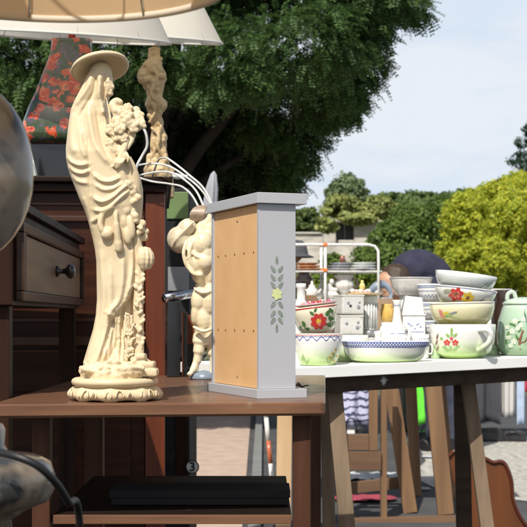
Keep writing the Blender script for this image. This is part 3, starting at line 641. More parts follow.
pr = [(.2*kM, 0), (66*kM, 0), (66*kM, .006), (50*kM, .012), (38*kM, zl(520)), (58*kM, zl(508)), (76*kM, zl(501)), (82*kM, zl(489)), (82*kM, zl(475)), (78*kM, zl(463)), (66*kM, zl(457)), (36*kM, zl(453)), (32*kM, zl(445)), (33*kM, zl(430)), (30*kM, zl(424)), (12*kM, zl(420)), (10*kM, zl(300)), (14*kM, zl(275)), (24*kM, zl(262))]
for i in range(13):
    a = -1.25+i*(2.5/12)*1.0; pr.append((61*kM*math.cos(a), zl(172-88*math.sin(a))))
pr += [(14*kM, zl(84)), (12*kM, zl(60)), (6*kM, zl(55)), (6*kM, zl(-20)), (.2*kM, zl(-22))]
m_.lathe(pr, marble, 64); m_.build('body', LM)
orange = shademat('orange_shade_cloth', (.95, .66, .36), .5); trim = shademat('shade_trim', (.85, .80, .68), .4)
def shade(parent, R0, R1, Hh, cloth, trimm, loc, rot, seams=8):
    m_ = MB(); nS = 96
    m_.add([(r*math.cos(2*PI*i/nS), r*math.sin(2*PI*i/nS), z) for r, z in ((R0, 0), ((R0+R1)/2, Hh/2), (R1, Hh)) for i in range(nS)], [(j*nS+i, j*nS+(i+1) % nS, (j+1)*nS+(i+1) % nS, (j+1)*nS+i) for j in range(2) for i in range(nS)], cloth)
    for i in range(seams):
        a = 2*PI*i/seams+.35
        m_.tube([((R0-.002)*math.cos(a), (R0-.002)*math.sin(a), .002), ((R1-.002)*math.cos(a), (R1-.002)*math.sin(a), Hh-.002)], .0011, trimm, 6)
    s = m_.build('lamp_shade', parent, loc=loc, rot=rot)
    m_ = MB(); m_.lathe([(R0+.001, -.001), (R0+.0006, .004), (R0-.0022, .004), (R0-.0018, -.001)], trimm, 96, closed=True)
    m_.build('trim', s); m_ = MB()
    m_.lathe([(R1+.001, Hh-.006), (R1+.001, Hh+.001), (R1-.0022, Hh+.001), (R1-.0022, Hh-.006)], trimm, 96, closed=True)
    m_.build('trim', s)
    m_ = MB(); wire = mat('frame_wire', (.5, .48, .42), scale=50, rough=.4, metal=.7)
    for i in range(3):
        a = 2*PI*i/3+.9; m_.tube([(0, 0, Hh*.8), ((R1-.003)*math.cos(a), (R1-.003)*math.sin(a), Hh-.003)], .001, wire, 6)
    m_.lathe([(.006, Hh*.8-.006), (.006, Hh*.8+.004), (.003, Hh*.8+.004), (.003, Hh*.8-.006)], wire, 16, closed=True)
    m_.build('shade_frame', s)
    return s
shade(LM, 200*kM, 120*kM, .19, orange, trim, (58*kM, 0, mz(-21)-FT_z), (math.radians(.3), math.radians(1), 0), 9)
# lamp flex
blk = mat('black_rubber', (.012, .012, .013), scale=40, rough=.5)
m_ = MB(); m_.tube(catmull([at(-2, 452, .87), at(18, 457, .86), at(38, 466, .86), at(55, 482, .87), at(68, 502, .89), at(80, 530, .93), (at(84, 0, .97).x, .97, .52), (at(84, 0, .99).x, .99, .2), (at(80, 0, 1).x, 1.0, .004)], 8), .0026, blk, 10)
tag(m_.build('lamp_cable'), 'black flex looping over the marble foot and hanging in front of the table', 'cable')

# ------------------------------------------------------------------ sideboard (dark wood) behind the statue
SB = thing('sideboard', 'large dark brown antique sideboard with moulded top and reddish corner post', 'sideboard', ((165-CX)*2.75/F, 2.75, 0), (0, 0, math.radians(4.6)))
YS = 2.75; kS = YS/F; ztop = CZ+(HY-178)*kS
mahog = wood('mahogany', (.055, .019, .010), (.022, .008, .005), 0, .35, .25, .08, 45); mahz = wood('mahogany_upright', (.15, .036, .014), (.075, .019, .008), 2, .35, .25, .12, 45)
def sb(x0, x1, z0, z1, y0, y1, m, name, bev=.002, parent=SB):
    mb = MB(); mb.box(((x0+x1)/2, (y0+y1)/2, (z0+z1)/2), (x1-x0, y1-y0, z1-z0), m, bev=bev); o = mb.build(name, parent); o.location = -Vector(parent.location); return o
xr = (165-CX)*kS; xl = -1.05
sb(xl-.02, xr+.015, ztop-.012, ztop, YS-.03, 3.40, dk, 'top_board', .003)
sb(xl-.01, xr+.006, ztop-.030, ztop-.0125, YS-.018, 3.39, dk, 'cornice', .004)
sb(xl, xr-.0405, .08, ztop-.0305, YS+.012, 3.38, mahog, 'carcass')
sb(xr-.04, xr, .0, ztop-.0305, YS, 3.385, mahz, 'corner_post', .003)
for z0, z1, yy in ((CZ+(HY-222)*kS, CZ+(HY-216)*kS, .012), (CZ+(HY-206)*kS, CZ+(HY-203)*kS, .004), (CZ-(345-HY)*kS, CZ-(336-HY)*kS, .035), (CZ-(352-HY)*kS, CZ-(349-HY)*kS, .008), (CZ+(HY-322)*kS, CZ+(HY-318)*kS, .006)):
    sb(xl, xr-.042, z0, z1, YS+.012-yy, YS+.0118, wood('ledge_wood', (.09, .04, .022), (.045, .02, .012), 0, .3, .25, .3, 45), 'moulding', .0025)
for x0, x1 in ((-.95, -.66), (-.63, -.27)):
    sb(x0, x1, .30, .70, YS+.004, YS+.0115, mahog, 'door_panel', .003)
for x0 in (xl+.01, ): sb(x0, x0+.05, 0, .08, YS+.02, YS+.07, dkz, 'foot')
# drawer unit standing beside the side table, front turned to the right
DU = thing('drawer_unit', 'small dark drawer unit with a lighter drawer front and black knob', 'drawer unit', (-.50, 2.17, 0), (0, 0, math.radians(2.3)))
m_ = MB()
m_ = MB(); m_.box((-.03, 0, .930), (.38, .90, .125), dkz, bev=.002); m_.build('carcass', DU)
m_ = MB(); m_.box((-.03, 0, .9985), (.40, .92, .012), dk, bev=.002); m_.build('top_board', DU)
panw = wood('drawer_front_wood', (.24, .15, .075), (.10, .06, .03), 1, .4, .3, .2, 40)
m_ = MB()
for c, d in (((.1665, 0, .9695), (.012, .85, .013)), ((.1665, 0, .8795), (.012, .85, .013)), ((.1665, -.4125, .9245), (.012, .025, .0765)), ((.1665, .4125, .9245), (.012, .025, .0765))): m_.box(c, d, wood('drawer_frame_wood', (.055, .026, .013), (.025, .012, .007), 1, .35, .25, .2, 40), bev=.002)
m_.build('drawer_frame', DU)
m_ = MB(); m_.box((.1635, 0, .9245), (.005, .795, .074), panw); dr = m_.build('drawer', DU)
m_ = MB(); kn = Matrix.Rotation(PI/2, 3, 'Y')
mk = MB(); mk.lathe([(.009, 0), (.009, .003), (.004, .006), (.004, .013), (.007, .016), (.0115, .020), (.012, .024), (.009, .029), (.002, .031)], mat('black_knob', (.015, .013, .012), scale=40, rough=.25, coat=.4), 24)
ko = mk.build('knob', dr, loc=(.166, 0, .9255), rot=(0, PI/2, 0))
for a, b in ((-.2, -.42), (.14, -.42), (-.2, .42), (.14, .42)):
    m_ = MB(); m_.box((a, b, .4335), (.03, .03, .867), dkz, bev=.002); m_.build('leg', DU)

# floral glass lamp on the sideboard
YL = 2.93; kL = YL/F
FL = thing('floral_lamp', 'lamp with flared red floral glass base and white shade, behind the statue', 'lamp', ((72-CX)*kL, YL, ztop))
zt = lambda py: CZ-(py-HY)*kL-ztop
def floral_mat():
    m, nt, b = _nt('red_floral_glass'); N = nt.nodes; L = nt.links
    tc = N.new('ShaderNodeTexCoord'); n0 = N.new('ShaderNodeTexNoise'); n0.inputs['Scale'].default_value = 60; n0.inputs['Detail'].default_value = 5; L.new(tc.outputs['Object'], n0.inputs['Vector'])
    ad = N.new('ShaderNodeMixRGB'); ad.blend_type = 'ADD'; ad.inputs[0].default_value = .03; L.new(tc.outputs['Object'], ad.inputs[1]); L.new(n0.outputs['Color'], ad.inputs[2])
    vo = N.new('ShaderNodeTexVoronoi'); vo.inputs['Scale'].default_value = 44; L.new(ad.outputs[0], vo.inputs['Vector'])
    v2 = N.new('ShaderNodeTexVoronoi'); v2.inputs['Scale'].default_value = 120; L.new(ad.outputs[0], v2.inputs['Vector'])
    bgr = N.new('ShaderNodeValToRGB'); e = bgr.color_ramp.elements; e[0].position = .30; e[0].color = (.012, .018, .010, 1); e[1].position = .52; e[1].color = (.05, .075, .03, 1)
    for p, c in ((.60, (.10, .07, .12)), (.66, (.22, .14, .10)), (.72, (.55, .55, .52))): el = e.new(p); el.color = (*c, 1)  # palest stop paints glints into the glass colour
    n3 = N.new('ShaderNodeTexNoise'); n3.inputs['Scale'].default_value = 36; n3.inputs['Detail'].default_value = 7; n3.inputs['Roughness'].default_value = .7; L.new(tc.outputs['Object'], n3.inputs['Vector']); L.new(n3.outputs['Fac'], bgr.inputs['Fac'])
    sp_ = N.new('ShaderNodeSeparateColor'); L.new(v2.outputs['Color'], sp_.inputs[0])
    fl_ = N.new('ShaderNodeValToRGB'); e = fl_.color_ramp.elements; e[0].position = 0; e[0].color = (.38, .02, .01, 1); e[1].position = 1; e[1].color = (.62, .20, .08, 1); el = e.new(.5); el.color = (.60, .07, .02, 1)
    L.new(sp_.outputs['Red'], fl_.inputs['Fac'])
    mk = N.new('ShaderNodeValToRGB'); mk.color_ramp.elements[0].position = .44; mk.color_ramp.elements[0].color = (1, 1, 1, 1); mk.color_ramp.elements[1].position = .52; mk.color_ramp.elements[1].color = (0, 0, 0, 1); L.new(vo.outputs['Distance'], mk.inputs['Fac'])
    mm = N.new('ShaderNodeMixRGB'); L.new(mk.outputs['Color'], mm.inputs['Fac']); L.new(bgr.outputs['Color'], mm.inputs['Color1']); L.new(fl_.outputs['Color'], mm.inputs['Color2']); L.new(mm.outputs[0], b.inputs['Base Color'])
    b.inputs['Roughness'].default_value = .12; b.inputs['Coat Weight'].default_value = .6
    return m
fg = floral_mat(); m_ = MB()
prof = [(46, 146), (49, 138), (47.5, 126), (42, 110), (36, 96), (30, 80), (25, 66), (21, 54), (19.5, 44), (20.5, 41)]
vs = []; fs = []; nq = 40
for r, py in prof:
    for kx in range(nq):
        a = 2*PI*kx/nq; c_, s_ = math.cos(a), math.sin(a); e_ = .55
        vs.append((r*kL*math.copysign(abs(c_)**e_, c_), .8*r*kL*math.copysign(abs(s_)**e_, s_), zt(py)))
for i in range(len(prof)-1):
    for kx in range(nq): fs.append((i*nq+kx, i*nq+(kx+1) % nq, (i+1)*nq+(kx+1) % nq, (i+1)*nq+kx))
fs.append(tuple(range(nq))); fs.append(tuple(reversed(range((len(prof)-1)*nq, len(prof)*nq)))); m_.add(vs, fs, fg)
m_.build('base', FL)
m_ = MB(); gb = mat('black_gloss', (.01, .01, .011), scale=30, rough=.15, coat=.5); m_.box((0, 0, zt(146)/2), (74*kL, 60*kL, zt(146)-.001), gb, bev=.004); m_.build('foot', FL)
m_ = MB(); brass = mat('brass', (.45, .28, .1), scale=30, rough=.3, metal=.9); m_.tube([(0, 0, zt(42)), (0, 0, zt(-40))], .008, mat('red_lamp_fitting', (.5, .05, .02), scale=30, rough=.3), 14)
m_.build('lamp_holder', FL)
wcl = shademat('white_shade_cloth', (.92, .88, .78), .5); wtr = shademat('white_shade_trim', (.78, .77, .72), .3)
shade(FL, 103*kL, 62*kL, .17, wcl, wtr, (-4*kL, 0, zt(38)), (math.radians(9.5), math.radians(1.5), .2), 10)
# carved cream lamp
YC = 3.25; kC = YC/F
CL_ = thing('carved_lamp', 'tall lamp with knotty cream carved figure body and white shade, right of the statue', 'lamp', ((156-CX)*kC, YC, ztop))
def C_(px, py, dy=0): return Vector(((px-156)*kC, dy*kC, CZ-(py-HY)*kC-ztop))
m_ = MB(); carvm = mat('carved_cream_old', (.60, .45, .25), (.42, .29, .14), scale=30, rough=.5, bump=.5, bscale=160, dirt=((.25, .15, .07), 40, .6))
Lc = [(48, 148), (60, 147), (66, 141), (72, 138), (80, 138), (87, 143), (92, 147), (105, 146), (118, 149), (125, 152), (140, 151), (150, 150), (160, 148), (170, 144), (200, 144)]
Rc = [(48, 160), (60, 161), (70, 164), (80, 166), (88, 164), (96, 162), (103, 167), (108, 167), (113, 162), (122, 163), (135, 166), (150, 167), (160, 169), (170, 174), (200, 174)]
vs = []; fs = []; ys_ = np.arange(48, 198.5, 1.5); nn = 48
for y in ys_:
    l, r = interp(Lc, y), interp(Rc, y)
    for j in range(nn):
        a = 2*PI*j/nn; v = Vector(((l+r)/2+(r-l)/2*math.cos(a), y, -(r-l)/2*.85*math.sin(a)))
        q = noise.noise(Vector((v.x*.13, v.y*.10, v.z*.13)))*3.4+noise.noise(Vector((v.x*.33, v.y*.25+7, v.z*.33)))*2.0
        vs.append(C_(v.x+q*math.cos(a)*.6, y, v.z-q*math.sin(a)))
for i in range(len(ys_)-1):
    for j in range(nn): fs.append((i*nn+j, i*nn+(j+1) % nn, (i+1)*nn+(j+1) % nn, (i+1)*nn+j))
fs.append(tuple(range(nn))); fs.append(tuple(reversed(range((len(ys_)-1)*nn, len(ys_)*nn)))); m_.add(vs, fs, carvm)
random.seed(9)
for i in range(60):
    y = random.uniform(60, 165); l, r = interp(Lc, y), interp(Rc, y); x = random.uniform(l+1, r-1)
    rr = random.uniform(1.8, 3.4); m_.ball(C_(x, y, -(r-l)/2*.8), (rr*kC, rr*kC*.7, rr*kC*random.uniform(.8, 1.6)), carvm, Matrix.Rotation(random.uniform(-1, 1), 3, 'Y'), 10)
for (x0, y0, x1, y1, x2, y2) in ((150, 66, 158, 78, 151, 92), (160, 76, 152, 96, 163, 106), (149, 100, 156, 112, 150, 124), (152, 128, 160, 140, 153, 158), (162, 126, 158, 146, 165, 160), (143, 72, 141, 80, 146, 86)):
    m_.tube(catmull([C_(x0, y0, -8), C_(x1, y1, -11), C_(x2, y2, -8)], 6), 1.7*kC, carvm, 8)
m_.lathe([(13*kC, .0), (14*kC, .006), (13*kC, .018), (11*kC, .022)], carvm, 32, c=(2*kC, 0, 0))
remeshed(m_, 'body', .0022, carvm, smooth=1, parent=CL_, disp=(.002, .008))
m_ = MB(); m_.tube([C_(155, 50), C_(156, -20)], .007, brass, 12); m_.build('lamp_holder', CL_)
shade(CL_, 65*kC, 34*kC, .125, wcl, wtr, (2*kC, 0, C_(156, 40).z), (math.radians(9.5), math.radians(-1), .5), 8)
# small clear picture glass beside the floral lamp
PG = MB(); x0 = (33-CX)*2.86/F
tag_o = thing('glass_frame', 'small upright glass picture frame beside the black foot of the floral lamp', 'frame', (x0, 2.80, ztop), (math.radians(-8), 0, 0))
gw = mat('frame_white_metal', (.6, .62, .6), scale=40, rough=.3, metal=.3)
for a, b in (((0, 0, 0), (.004, 0, .062)), ((0, 0, .001), (.021, 0, .001)), ((.021, 0, 0), (.004, 0, .062))): PG.tube([a, b], .0011, gw, 8)
PG.build('frame', tag_o)
PG = MB(); PG.prism([(.0015, .0015), (.0185, .0015), (.0045, .054)], -.0006, .0006, mat('pale_glass', (.45, .52, .45), scale=30, rough=.1, coat=.5)); PG.build('pane', tag_o)
# cables trailing over the sideboard
wc = mat('white_flex', (.68, .67, .64), (.55, .54, .5), scale=60, rough=.4)
cabs = [[(118, 176, 2.78), (140, 165, 2.74), (165, 165, 2.71), (185, 176, 2.66), (203, 192, 2.55), (214, 215, 2.40), (216, 260, 2.30)],
        [(122, 182, 2.75), (145, 174, 2.72), (168, 172, 2.70), (186, 181, 2.64), (200, 198, 2.5), (212, 240, 2.36), (214, 300, 2.28)],
        [(152, 178, 3.0), (158, 161, 2.9), (164, 158, 2.78), (170, 160, 2.72), (188, 174, 2.66), (206, 192, 2.52), (218, 230, 2.34)],
        [(126, 163, 2.9), (132, 174, 2.73), (150, 181, 2.715), (170, 184, 2.71), (184, 188, 2.66), (197, 204, 2.54), (213, 250, 2.36)],
        [(141, 124, 2.70), (146, 134, 2.70), (147, 146, 2.705), (142, 156, 2.71), (137, 166, 2.71), (137, 176, 2.72), (150, 181, 2.74)]]
for i, (c, lb) in enumerate(zip(cabs, ('uppermost white flex arching over the sideboard corner', 'white flex drooping below the uppermost one at the sideboard corner', 'short white flex leaving the foot of the carved lamp', 'lowest white flex lying along the sideboard edge', 'small white flex loop beside the statue bouquet'))):
    pts = [at(*p) for p in c]
    if i in (0, 1, 2, 3):
        e = pts[-1]; pts += [Vector((e.x+.004, e.y-.01, (e.z+HA)/2)), Vector((e.x+.01, e.y-.02, HA+.002))]
    m_ = MB(); m_.tube(catmull(pts, 8), .0020 if i != 4 else .0026, wc, 10); tag(m_.build('power_cable'), lb, 'cable', 'white cables on the sideboard')
# white plug lying at the carved lamp's foot
m_ = MB(); pq = at(177, 167.5, 2.78); m_.ball((0, 0, 0), (.012, .008, .006), wc); m_.tube([(.01, 0, 0), (.022, .0, -.001)], .0045, wc, 10); m_.ball((-.004, 0, .004), (.007, .006, .004), wc)
tag(remeshed(m_, 'lamp_switch', .0012, wc, smooth=2, loc=(pq.x, YS+.03, ztop+.006)), 'white oval inline switch lying on the sideboard corner', 'switch')

# ------------------------------------------------------------------ second figurine behind the cabinet
YF = 2.2; kF = YF/F
FG = thing('cherub_figurine', 'cream ceramic figurine with brown hair carrying a round bundle, half hidden by the grey cabinet', 'figurine', ((204-CX)*kF, YF, HA), (0, 0, 0))
def G_(px, py, dy=0): return Vector(((px-204)*kF, dy*kF, CZ-(py-HY)*kF-HA))
crm = mat('cream_ceramic', (.78, .68, .46), (.70, .57, .36), scale=20, rough=.3, bump=.3, bscale=120, coat=.3, dirt=((.5, .36, .18), 30, .66))
m_ = MB()
Lg = [(222, 196), (232, 192), (245, 187), (255, 184.5), (265, 186), (275, 191), (283, 196), (290, 193), (300, 191), (310, 192), (320, 193), (330, 194), (345, 198)]
Rg = [(222, 214), (240, 222), (260, 226), (275, 222), (290, 216), (310, 222), (330, 222), (345, 214)]
vs = []; fs = []; ys_ = np.arange(222, 345.5, 1.5)
for y in ys_:
    l, r = interp(Lg, y), interp(Rg, y)
    for j in range(nn):
        a = 2*PI*j/nn; x = (l+r)/2+(r-l)/2*math.cos(a); q = math.sin(x*.5+y*.12)*.9+noise.noise(Vector((x*.12, y*.1, a)))*2.
        vs.append(G_(x+q*.3*math.cos(a), y, -((r-l)/2*.8+q)*math.sin(a)))
for i in range(len(ys_)-1):
    for j in range(nn): fs.append((i*nn+j, i*nn+(j+1) % nn, (i+1)*nn+(j+1) % nn, (i+1)*nn+j))
fs.append(tuple(range(nn))); fs.append(tuple(reversed(range((len(ys_)-1)*nn, len(ys_)*nn)))); m_.add(vs, fs, crm)
m_.ball(G_(207, 222), (8*kF, 8*kF, 9*kF), crm)
for x, y, dy, rx, rz, an in ((192, 248, -7, 8, 13, .2), (195, 264, -8, 9, 11, -.2), (203, 244, -11, 10, 12, .3), (205, 262, -11, 9, 10, 0), (198, 276, -7, 6, 7, 0), (199, 300, -7, 8, 13, .1), (204, 318, -6, 9, 14, -.1), (196, 312, -5, 5, 14, .1), (210, 300, -8, 8, 16, 0)):
    m_.ball(G_(x, y, dy), (rx*kF, 8*kF, rz*kF), crm, Matrix.Rotation(an, 3, 'Y'))
for x0, y0, x1, y1, x2, y2 in ((188, 240, 184.5, 254, 188, 270), (196, 236, 190, 254, 195, 272), (186, 262, 194, 274, 204, 276), (190, 250, 200, 258, 210, 254), (194, 288, 204, 293, 214, 290), (193, 326, 204, 331, 214, 328)):
    m_.tube(catmull([G_(x0, y0, -13), G_(x1, y1, -16), G_(x2, y2, -14)], 6), [.8*kF, 1.6*kF]+[2*kF]*9+[1.4*kF, .8*kF], crm, 8)
m_.tube(catmull([G_(201, 335, 0), G_(199, 350, -2), G_(197, 362, -2), G_(195.5, 372, -4)], 6), [8*kF]*4+[6*kF]*4+[4.4*kF]*5+[3*kF]*6, crm, 12)
m_.tube(catmull([G_(196, 362, -2), G_(193, 370, -7), G_(189, 375, -11)], 5), [3.4*kF]*6+[2.6*kF]*5, crm, 10)
m_.tube(catmull([G_(211, 335, 2), G_(213, 352, 2), G_(214, 366, 0), G_(213, 374, -2)], 6), [8*kF]*4+[6*kF]*4+[4*kF]*11, crm, 12)
remeshed(m_, 'body', .0017, crm, smooth=2, parent=FG)
m_ = MB(); m_.ball(G_(180, 240, -2), (13*kF, 12*kF, 14*kF), crm, Matrix.Rotation(-.5, 3, 'Y')); m_.ball(G_(187, 228, -2), (11*kF, 10*kF, 9*kF), crm, Matrix.Rotation(-.6, 3, 'Y'))
for i in range(6): m_.tube(catmull([G_(172+i*3.4, 248-i*4, -10), G_(177+i*3, 240-i*3, -14), G_(185+i*2, 232-i*2, -12)], 5), 1.3*kF, crm, 8)
remeshed(m_, 'bundle', .0018, mat('tan_ceramic', (.46, .37, .25), (.70, .61, .43), scale=22, rough=.35, coat=.2), smooth=2, parent=FG)
m_ = MB(); m_.ball(G_(198, 214), (7.5*kF, 8*kF, 8*kF), crm)
for i in range(7): m_.tube(catmull([G_(191+i*2, 222, -5), G_(192+i*2.2, 213, -9), G_(199+i*1.2, 206.5, -3)], 5), 1.5*kF, crm, 8)
remeshed(m_, 'hair', .0016, mat('brown_hair_glaze', (.26, .18, .12), (.50, .38, .27), scale=40, rough=.35, coat=.3), smooth=1, parent=FG)
zb = G_(204, 374).z
m_ = MB(); m_.lathe([(.1*kF, 0), (14*kF, 0), (14.5*kF, zb*.4), (12*kF, zb+.002), (.1*kF, zb+.006)], mat('blue_grey_glaze', (.22, .27, .33), scale=30, rough=.3, coat=.3), 32); m_.build('base', FG)
# black tin with chrome roll, behind the figurine's bundle
bt = thing('black_stand', 'glossy black upright stand with a chrome roll on top, between red post and figurine', 'stand', (at(174, 0, 2.3).x, 2.3, HA), (0, 0, .12))
kT = 2.3/F; m_ = MB(); m_.box((-.002, 0, .064), (13*kT, .05, .128), gb, bev=.0015); m_.box((11*kT, .01, .055), (4*kT, .04, .110), gb, bev=.001); m_.build('body', bt)
m_ = MB(); chrome = mat('chrome', (.6, .6, .62), scale=30, rough=.15, metal=1.); m_.tube([(-10*kT, -.02, .133), (19*kT, .02, .142)], .0075, chrome, 20); m_.build('roll', bt)
m_ = MB(); m_.box((17*kT, .014, .08), (14*kT, .004, .05), mat('red_brown_glass', (.16, .04, .02), scale=30, rough=.15, coat=.4), bev=.001); m_.box((17*kT, .015, .0275), (12*kT, .006, .055), gb); m_.build('side_plate', bt)
# twiggy dried stems near the cabinet foot
m_ = MB(); random.seed(2)
for i in range(7):
    a = random.uniform(-.2, 3.3); p = Vector((0, 0, .002)); m_.tube([p, p+Vector((math.cos(a)*.005, .002*math.sin(i), .002+.002*math.sin(a))), p+Vector((math.cos(a)*.010, 0, .002+.006*abs(math.sin(a))))], [.0012, .001, .0006], mat('dry_twig', (.16, .09, .05), (.08, .05, .03), scale=80, rough=.9), 6)
tag(m_.build('dried_twigs', loc=(at(302, 0, 1.93).x, 1.93, HA)), 'tangle of dark dried twigs on the table beside the grey cabinet', 'twigs')

# ------------------------------------------------------------------ dark cupboard with panels and number sticker
YB = 3.7; kB = YB/F
CB = thing('black_cupboard', 'tall black metal cupboard with green and grey panels and a round 3 sticker', 'cupboard', (at(170, 0, YB).x, YB+.2, 0))
def cbx(x0, x1, y0, y1, dy, th, m, name):
    a = at(x0, y0, YB); b = at(x1, y1, YB); z1 = max(a.z, 0); z0 = max(b.z, 0)
    mb = MB(); mb.box(((a.x+b.x)/2-CB.location.x, -.2+dy+th/2, (z0+z1)/2), (b.x-a.x, th, z1-z0), m, bev=.002); return mb.build(name, CB)
cbx(140, 189.5, 188, 640, 0, .4, bk, 'carcass')
cbx(167, 188.5, 192, 219, -.006, .0055, mat('green_panel', (.13, .20, .07), (.10, .15, .05), scale=12, rough=.5), 'upper_panel')
cbx(168, 189, 267, 291, -.006, .0055, mat('grey_panel', (.26, .27, .28), scale=12, rough=.4), 'lower_panel')
cbx(176, 188, 400, 480, -.006, .0055, dkz, 'door_strip')
def disc(mb, c, r, th, m, n=32):
    vs = [(c[0]+r*math.cos(2*PI*i/n), c[1]+yy, c[2]+r*math.sin(2*PI*i/n)) for yy in (0, th) for i in range(n)]
    mb.add(vs, [tuple(range(n)), tuple(reversed(range(n, 2*n)))]+[(i, (i+1) % n, n+(i+1) % n, n+i) for i in range(n)], m, False)
p = at(192.3, 467, 3.68); m_ = MB()
wht = mat('sticker_white', (.75, .74, .7), scale=30, rough=.5); ink = mat('sticker_ink', (.01, .01, .01), scale=30, rough=.5)
disc(m_, (0, 0, 0), 6.8*kB, .003, ink); disc(m_, (0, -.0006, 0), 5.6*kB, .0005, wht)
so_ = m_.build('number_sticker', CB); so_.location = p-Vector(CB.location)
fc = bpy.data.curves.new('t', 'FONT'); fc.body = '3'; fc.size = 12.5*kB; fc.align_x = 'CENTER'; fc.align_y = 'CENTER'; fc.extrude = .0003; fc.offset = .0009
fo = bpy.data.objects.new('t', fc); COL.objects.link(fo); dg = bpy.context.evaluated_depsgraph_get(); dg.update()
fm = bpy.data.meshes.new_from_object(fo.evaluated_get(dg)); bpy.data.objects.remove(fo); fm.materials.clear(); fm.materials.append(ink)
do = bpy.data.objects.new('digit', fm); COL.objects.link(do); do.parent = so_; do.location = (0, -.0012, -.0005); do.rotation_euler = (PI/2, 0, 0)
# folded grey parasol tops behind the cabinet
gcl = mat('grey_canvas', (.36, .37, .40), (.28, .29, .31), scale=20, rough=.85, bump=.4, bscale=80, stretch=(1, 1, .2))
Yp = 4.6; kk = Yp/F; ptop = at(214, 171, Yp); pbot = Vector((at(172, 0, Yp).x, Yp+.1, 0)); hw_ = 6.5; Lp = (ptop-pbot).length
tp = thing('folded_parasol', 'folded grey parasol leaning behind the black cupboard and the figurine', 'parasol', pbot); tp.rotation_euler = (ptop-pbot).to_track_quat('Z', 'Y').to_euler()
m_ = MB(); m_.lathe([(.012, .25), (hw_*kk*.8, .30), (hw_*kk*1.2, .7), (hw_*kk*1.2, Lp-.16), (hw_*kk*.9, Lp-.06), (hw_*kk*.45, Lp-.012), (.001, Lp)], gcl, 40, rmod=lambda a, z: 1+.12*math.cos(a*7+z*3)); m_.build('canopy', tp)
m_ = MB(); m_.tube([(0, 0, .008), (0, 0, .3)], .012, gw, 12); m_.build('pole', tp)

# ------------------------------------------------------------------ white trestle table with crockery
e0 = Vector((.047, 2.49)); ed = Vector((.8498, .5271)); bd = Vector((-.5271, .8498)); SL = .011/.588; Z0 = .757
def edgeB(px):
    m = (px-CX)/F; s = (e0.y*m-e0.x)/(ed.x-ed.y*m); p = e0+ed*s; return s, p
def zB(x, y): return Z0+SL*((Vector((x, y))-e0).dot(ed))
def onB(px, off):
    s, p = edgeB(px); Y = p.y+off; x = (px-CX)*Y/F; return Vector((x, Y, zB(x, Y))), Y/F
whitep = mat('white_board', (.88, .87, .84), (.82, .81, .77), scale=9, rough=.5, bump=.15, bscale=60, dirt=((.42, .38, .32), 16, .68))
oldw = wood('dark_apron_wood', (.075, .05, .034), (.04, .028, .02), 0, .7, .5, 0, 50, dirt=((.28, .24, .2), 10, .72))
pine = wood('weathered_pine', (.23, .165, .105), (.14, .095, .06), 2, .7, .5, 0, 45, dirt=((.08, .06, .045), 14, .64))
pine_h = wood('weathered_pine_rail', (.20, .14, .09), (.12, .08, .05), 0, .7, .5, 0, 45)
TB = thing('trestle_table', 'white-topped trestle table crowded with painted crockery', 'table', (.3, 2.8, 0))
def slab(pts, zoff, th, m, name, parent):
    n = len(pts); vs = [(p.x-parent.location.x, p.y-parent.location.y, zB(p.x, p.y)+zoff) for p in pts]+[(p.x-parent.location.x, p.y-parent.location.y, zB(p.x, p.y)+zoff-th) for p in pts]
    mb = MB(); mb.add(vs, [tuple(range(n)), tuple(reversed(range(n, 2*n)))]+[(i, i+n, (i+1) % n+n, (i+1) % n) for i in range(n)], m, False)
    o = mb.build(name, parent); bv = o.modifiers.new('b', 'BEVEL'); bv.width = .0012; bv.segments = 2; return o
Lb = 1.35; Db = .40; eN = e0+ed*(-.012)
slab([eN, eN+ed*Lb, eN+ed*Lb+bd*Db, eN+bd*Db], 0, .0215, whitep, 'tabletop', TB)
ap = e0+ed*.03+bd*.03
slab([ap, ap+ed*1.26, ap+ed*1.26+bd*.02, ap+bd*.02], -.0225, .030, oldw, 'apron', TB)
ap2 = ap+bd*.32
slab([ap2, ap2+ed*1.26, ap2+ed*1.26+bd*.02, ap2+bd*.02], -.0225, .030, oldw, 'apron', TB)
def tleg(parent, p0, p1, w_, t_, m, name='leg'):
    mb = MB(); o = Vector(parent.location); mb.beam(Vector(p0)-o, Vector(p1)-o, w_, t_, m); return mb.build(name, parent)
def gnd(px, py0, px1, py1, Y):      # continue the line of a splayed leg down to the ground
    a = at(px, py0, Y); b = at(px1, py1, Y); t_ = a.z/(a.z-b.z); return a, a+(b-a)*t_
a, b = gnd(333, 379, 346, 527, 2.62); b.y -= .10; a.z = zB(a.x, a.y)-.0225; tleg(TB, a, b, .030, .022, pine)
a, b = gnd(326, 379, 330, 527, 2.80); b.y += .12; a.z = zB(a.x, a.y)-.0225; tleg(TB, a, b, .026, .02, pine)
a, b = gnd(466, 379, 483, 527, 2.86); b.y -= .10; a.z = zB(a.x, a.y)-.0225; tleg(TB, a, b, .028, .022, pine)
a, b = gnd(461, 379, 467, 527, 3.0); b.y += .10; a.z = zB(a.x, a.y)-.0225; tleg(TB, a, b, .034, .02, oldw)
for p, q in (((.74, 3.02), (.78, 2.95)), ((.80, 3.25), (.82, 3.33))):
    tleg(TB, (p[0], p[1], zB(*p)-.0225), (q[0], q[1], 0), .028, .022, pine)

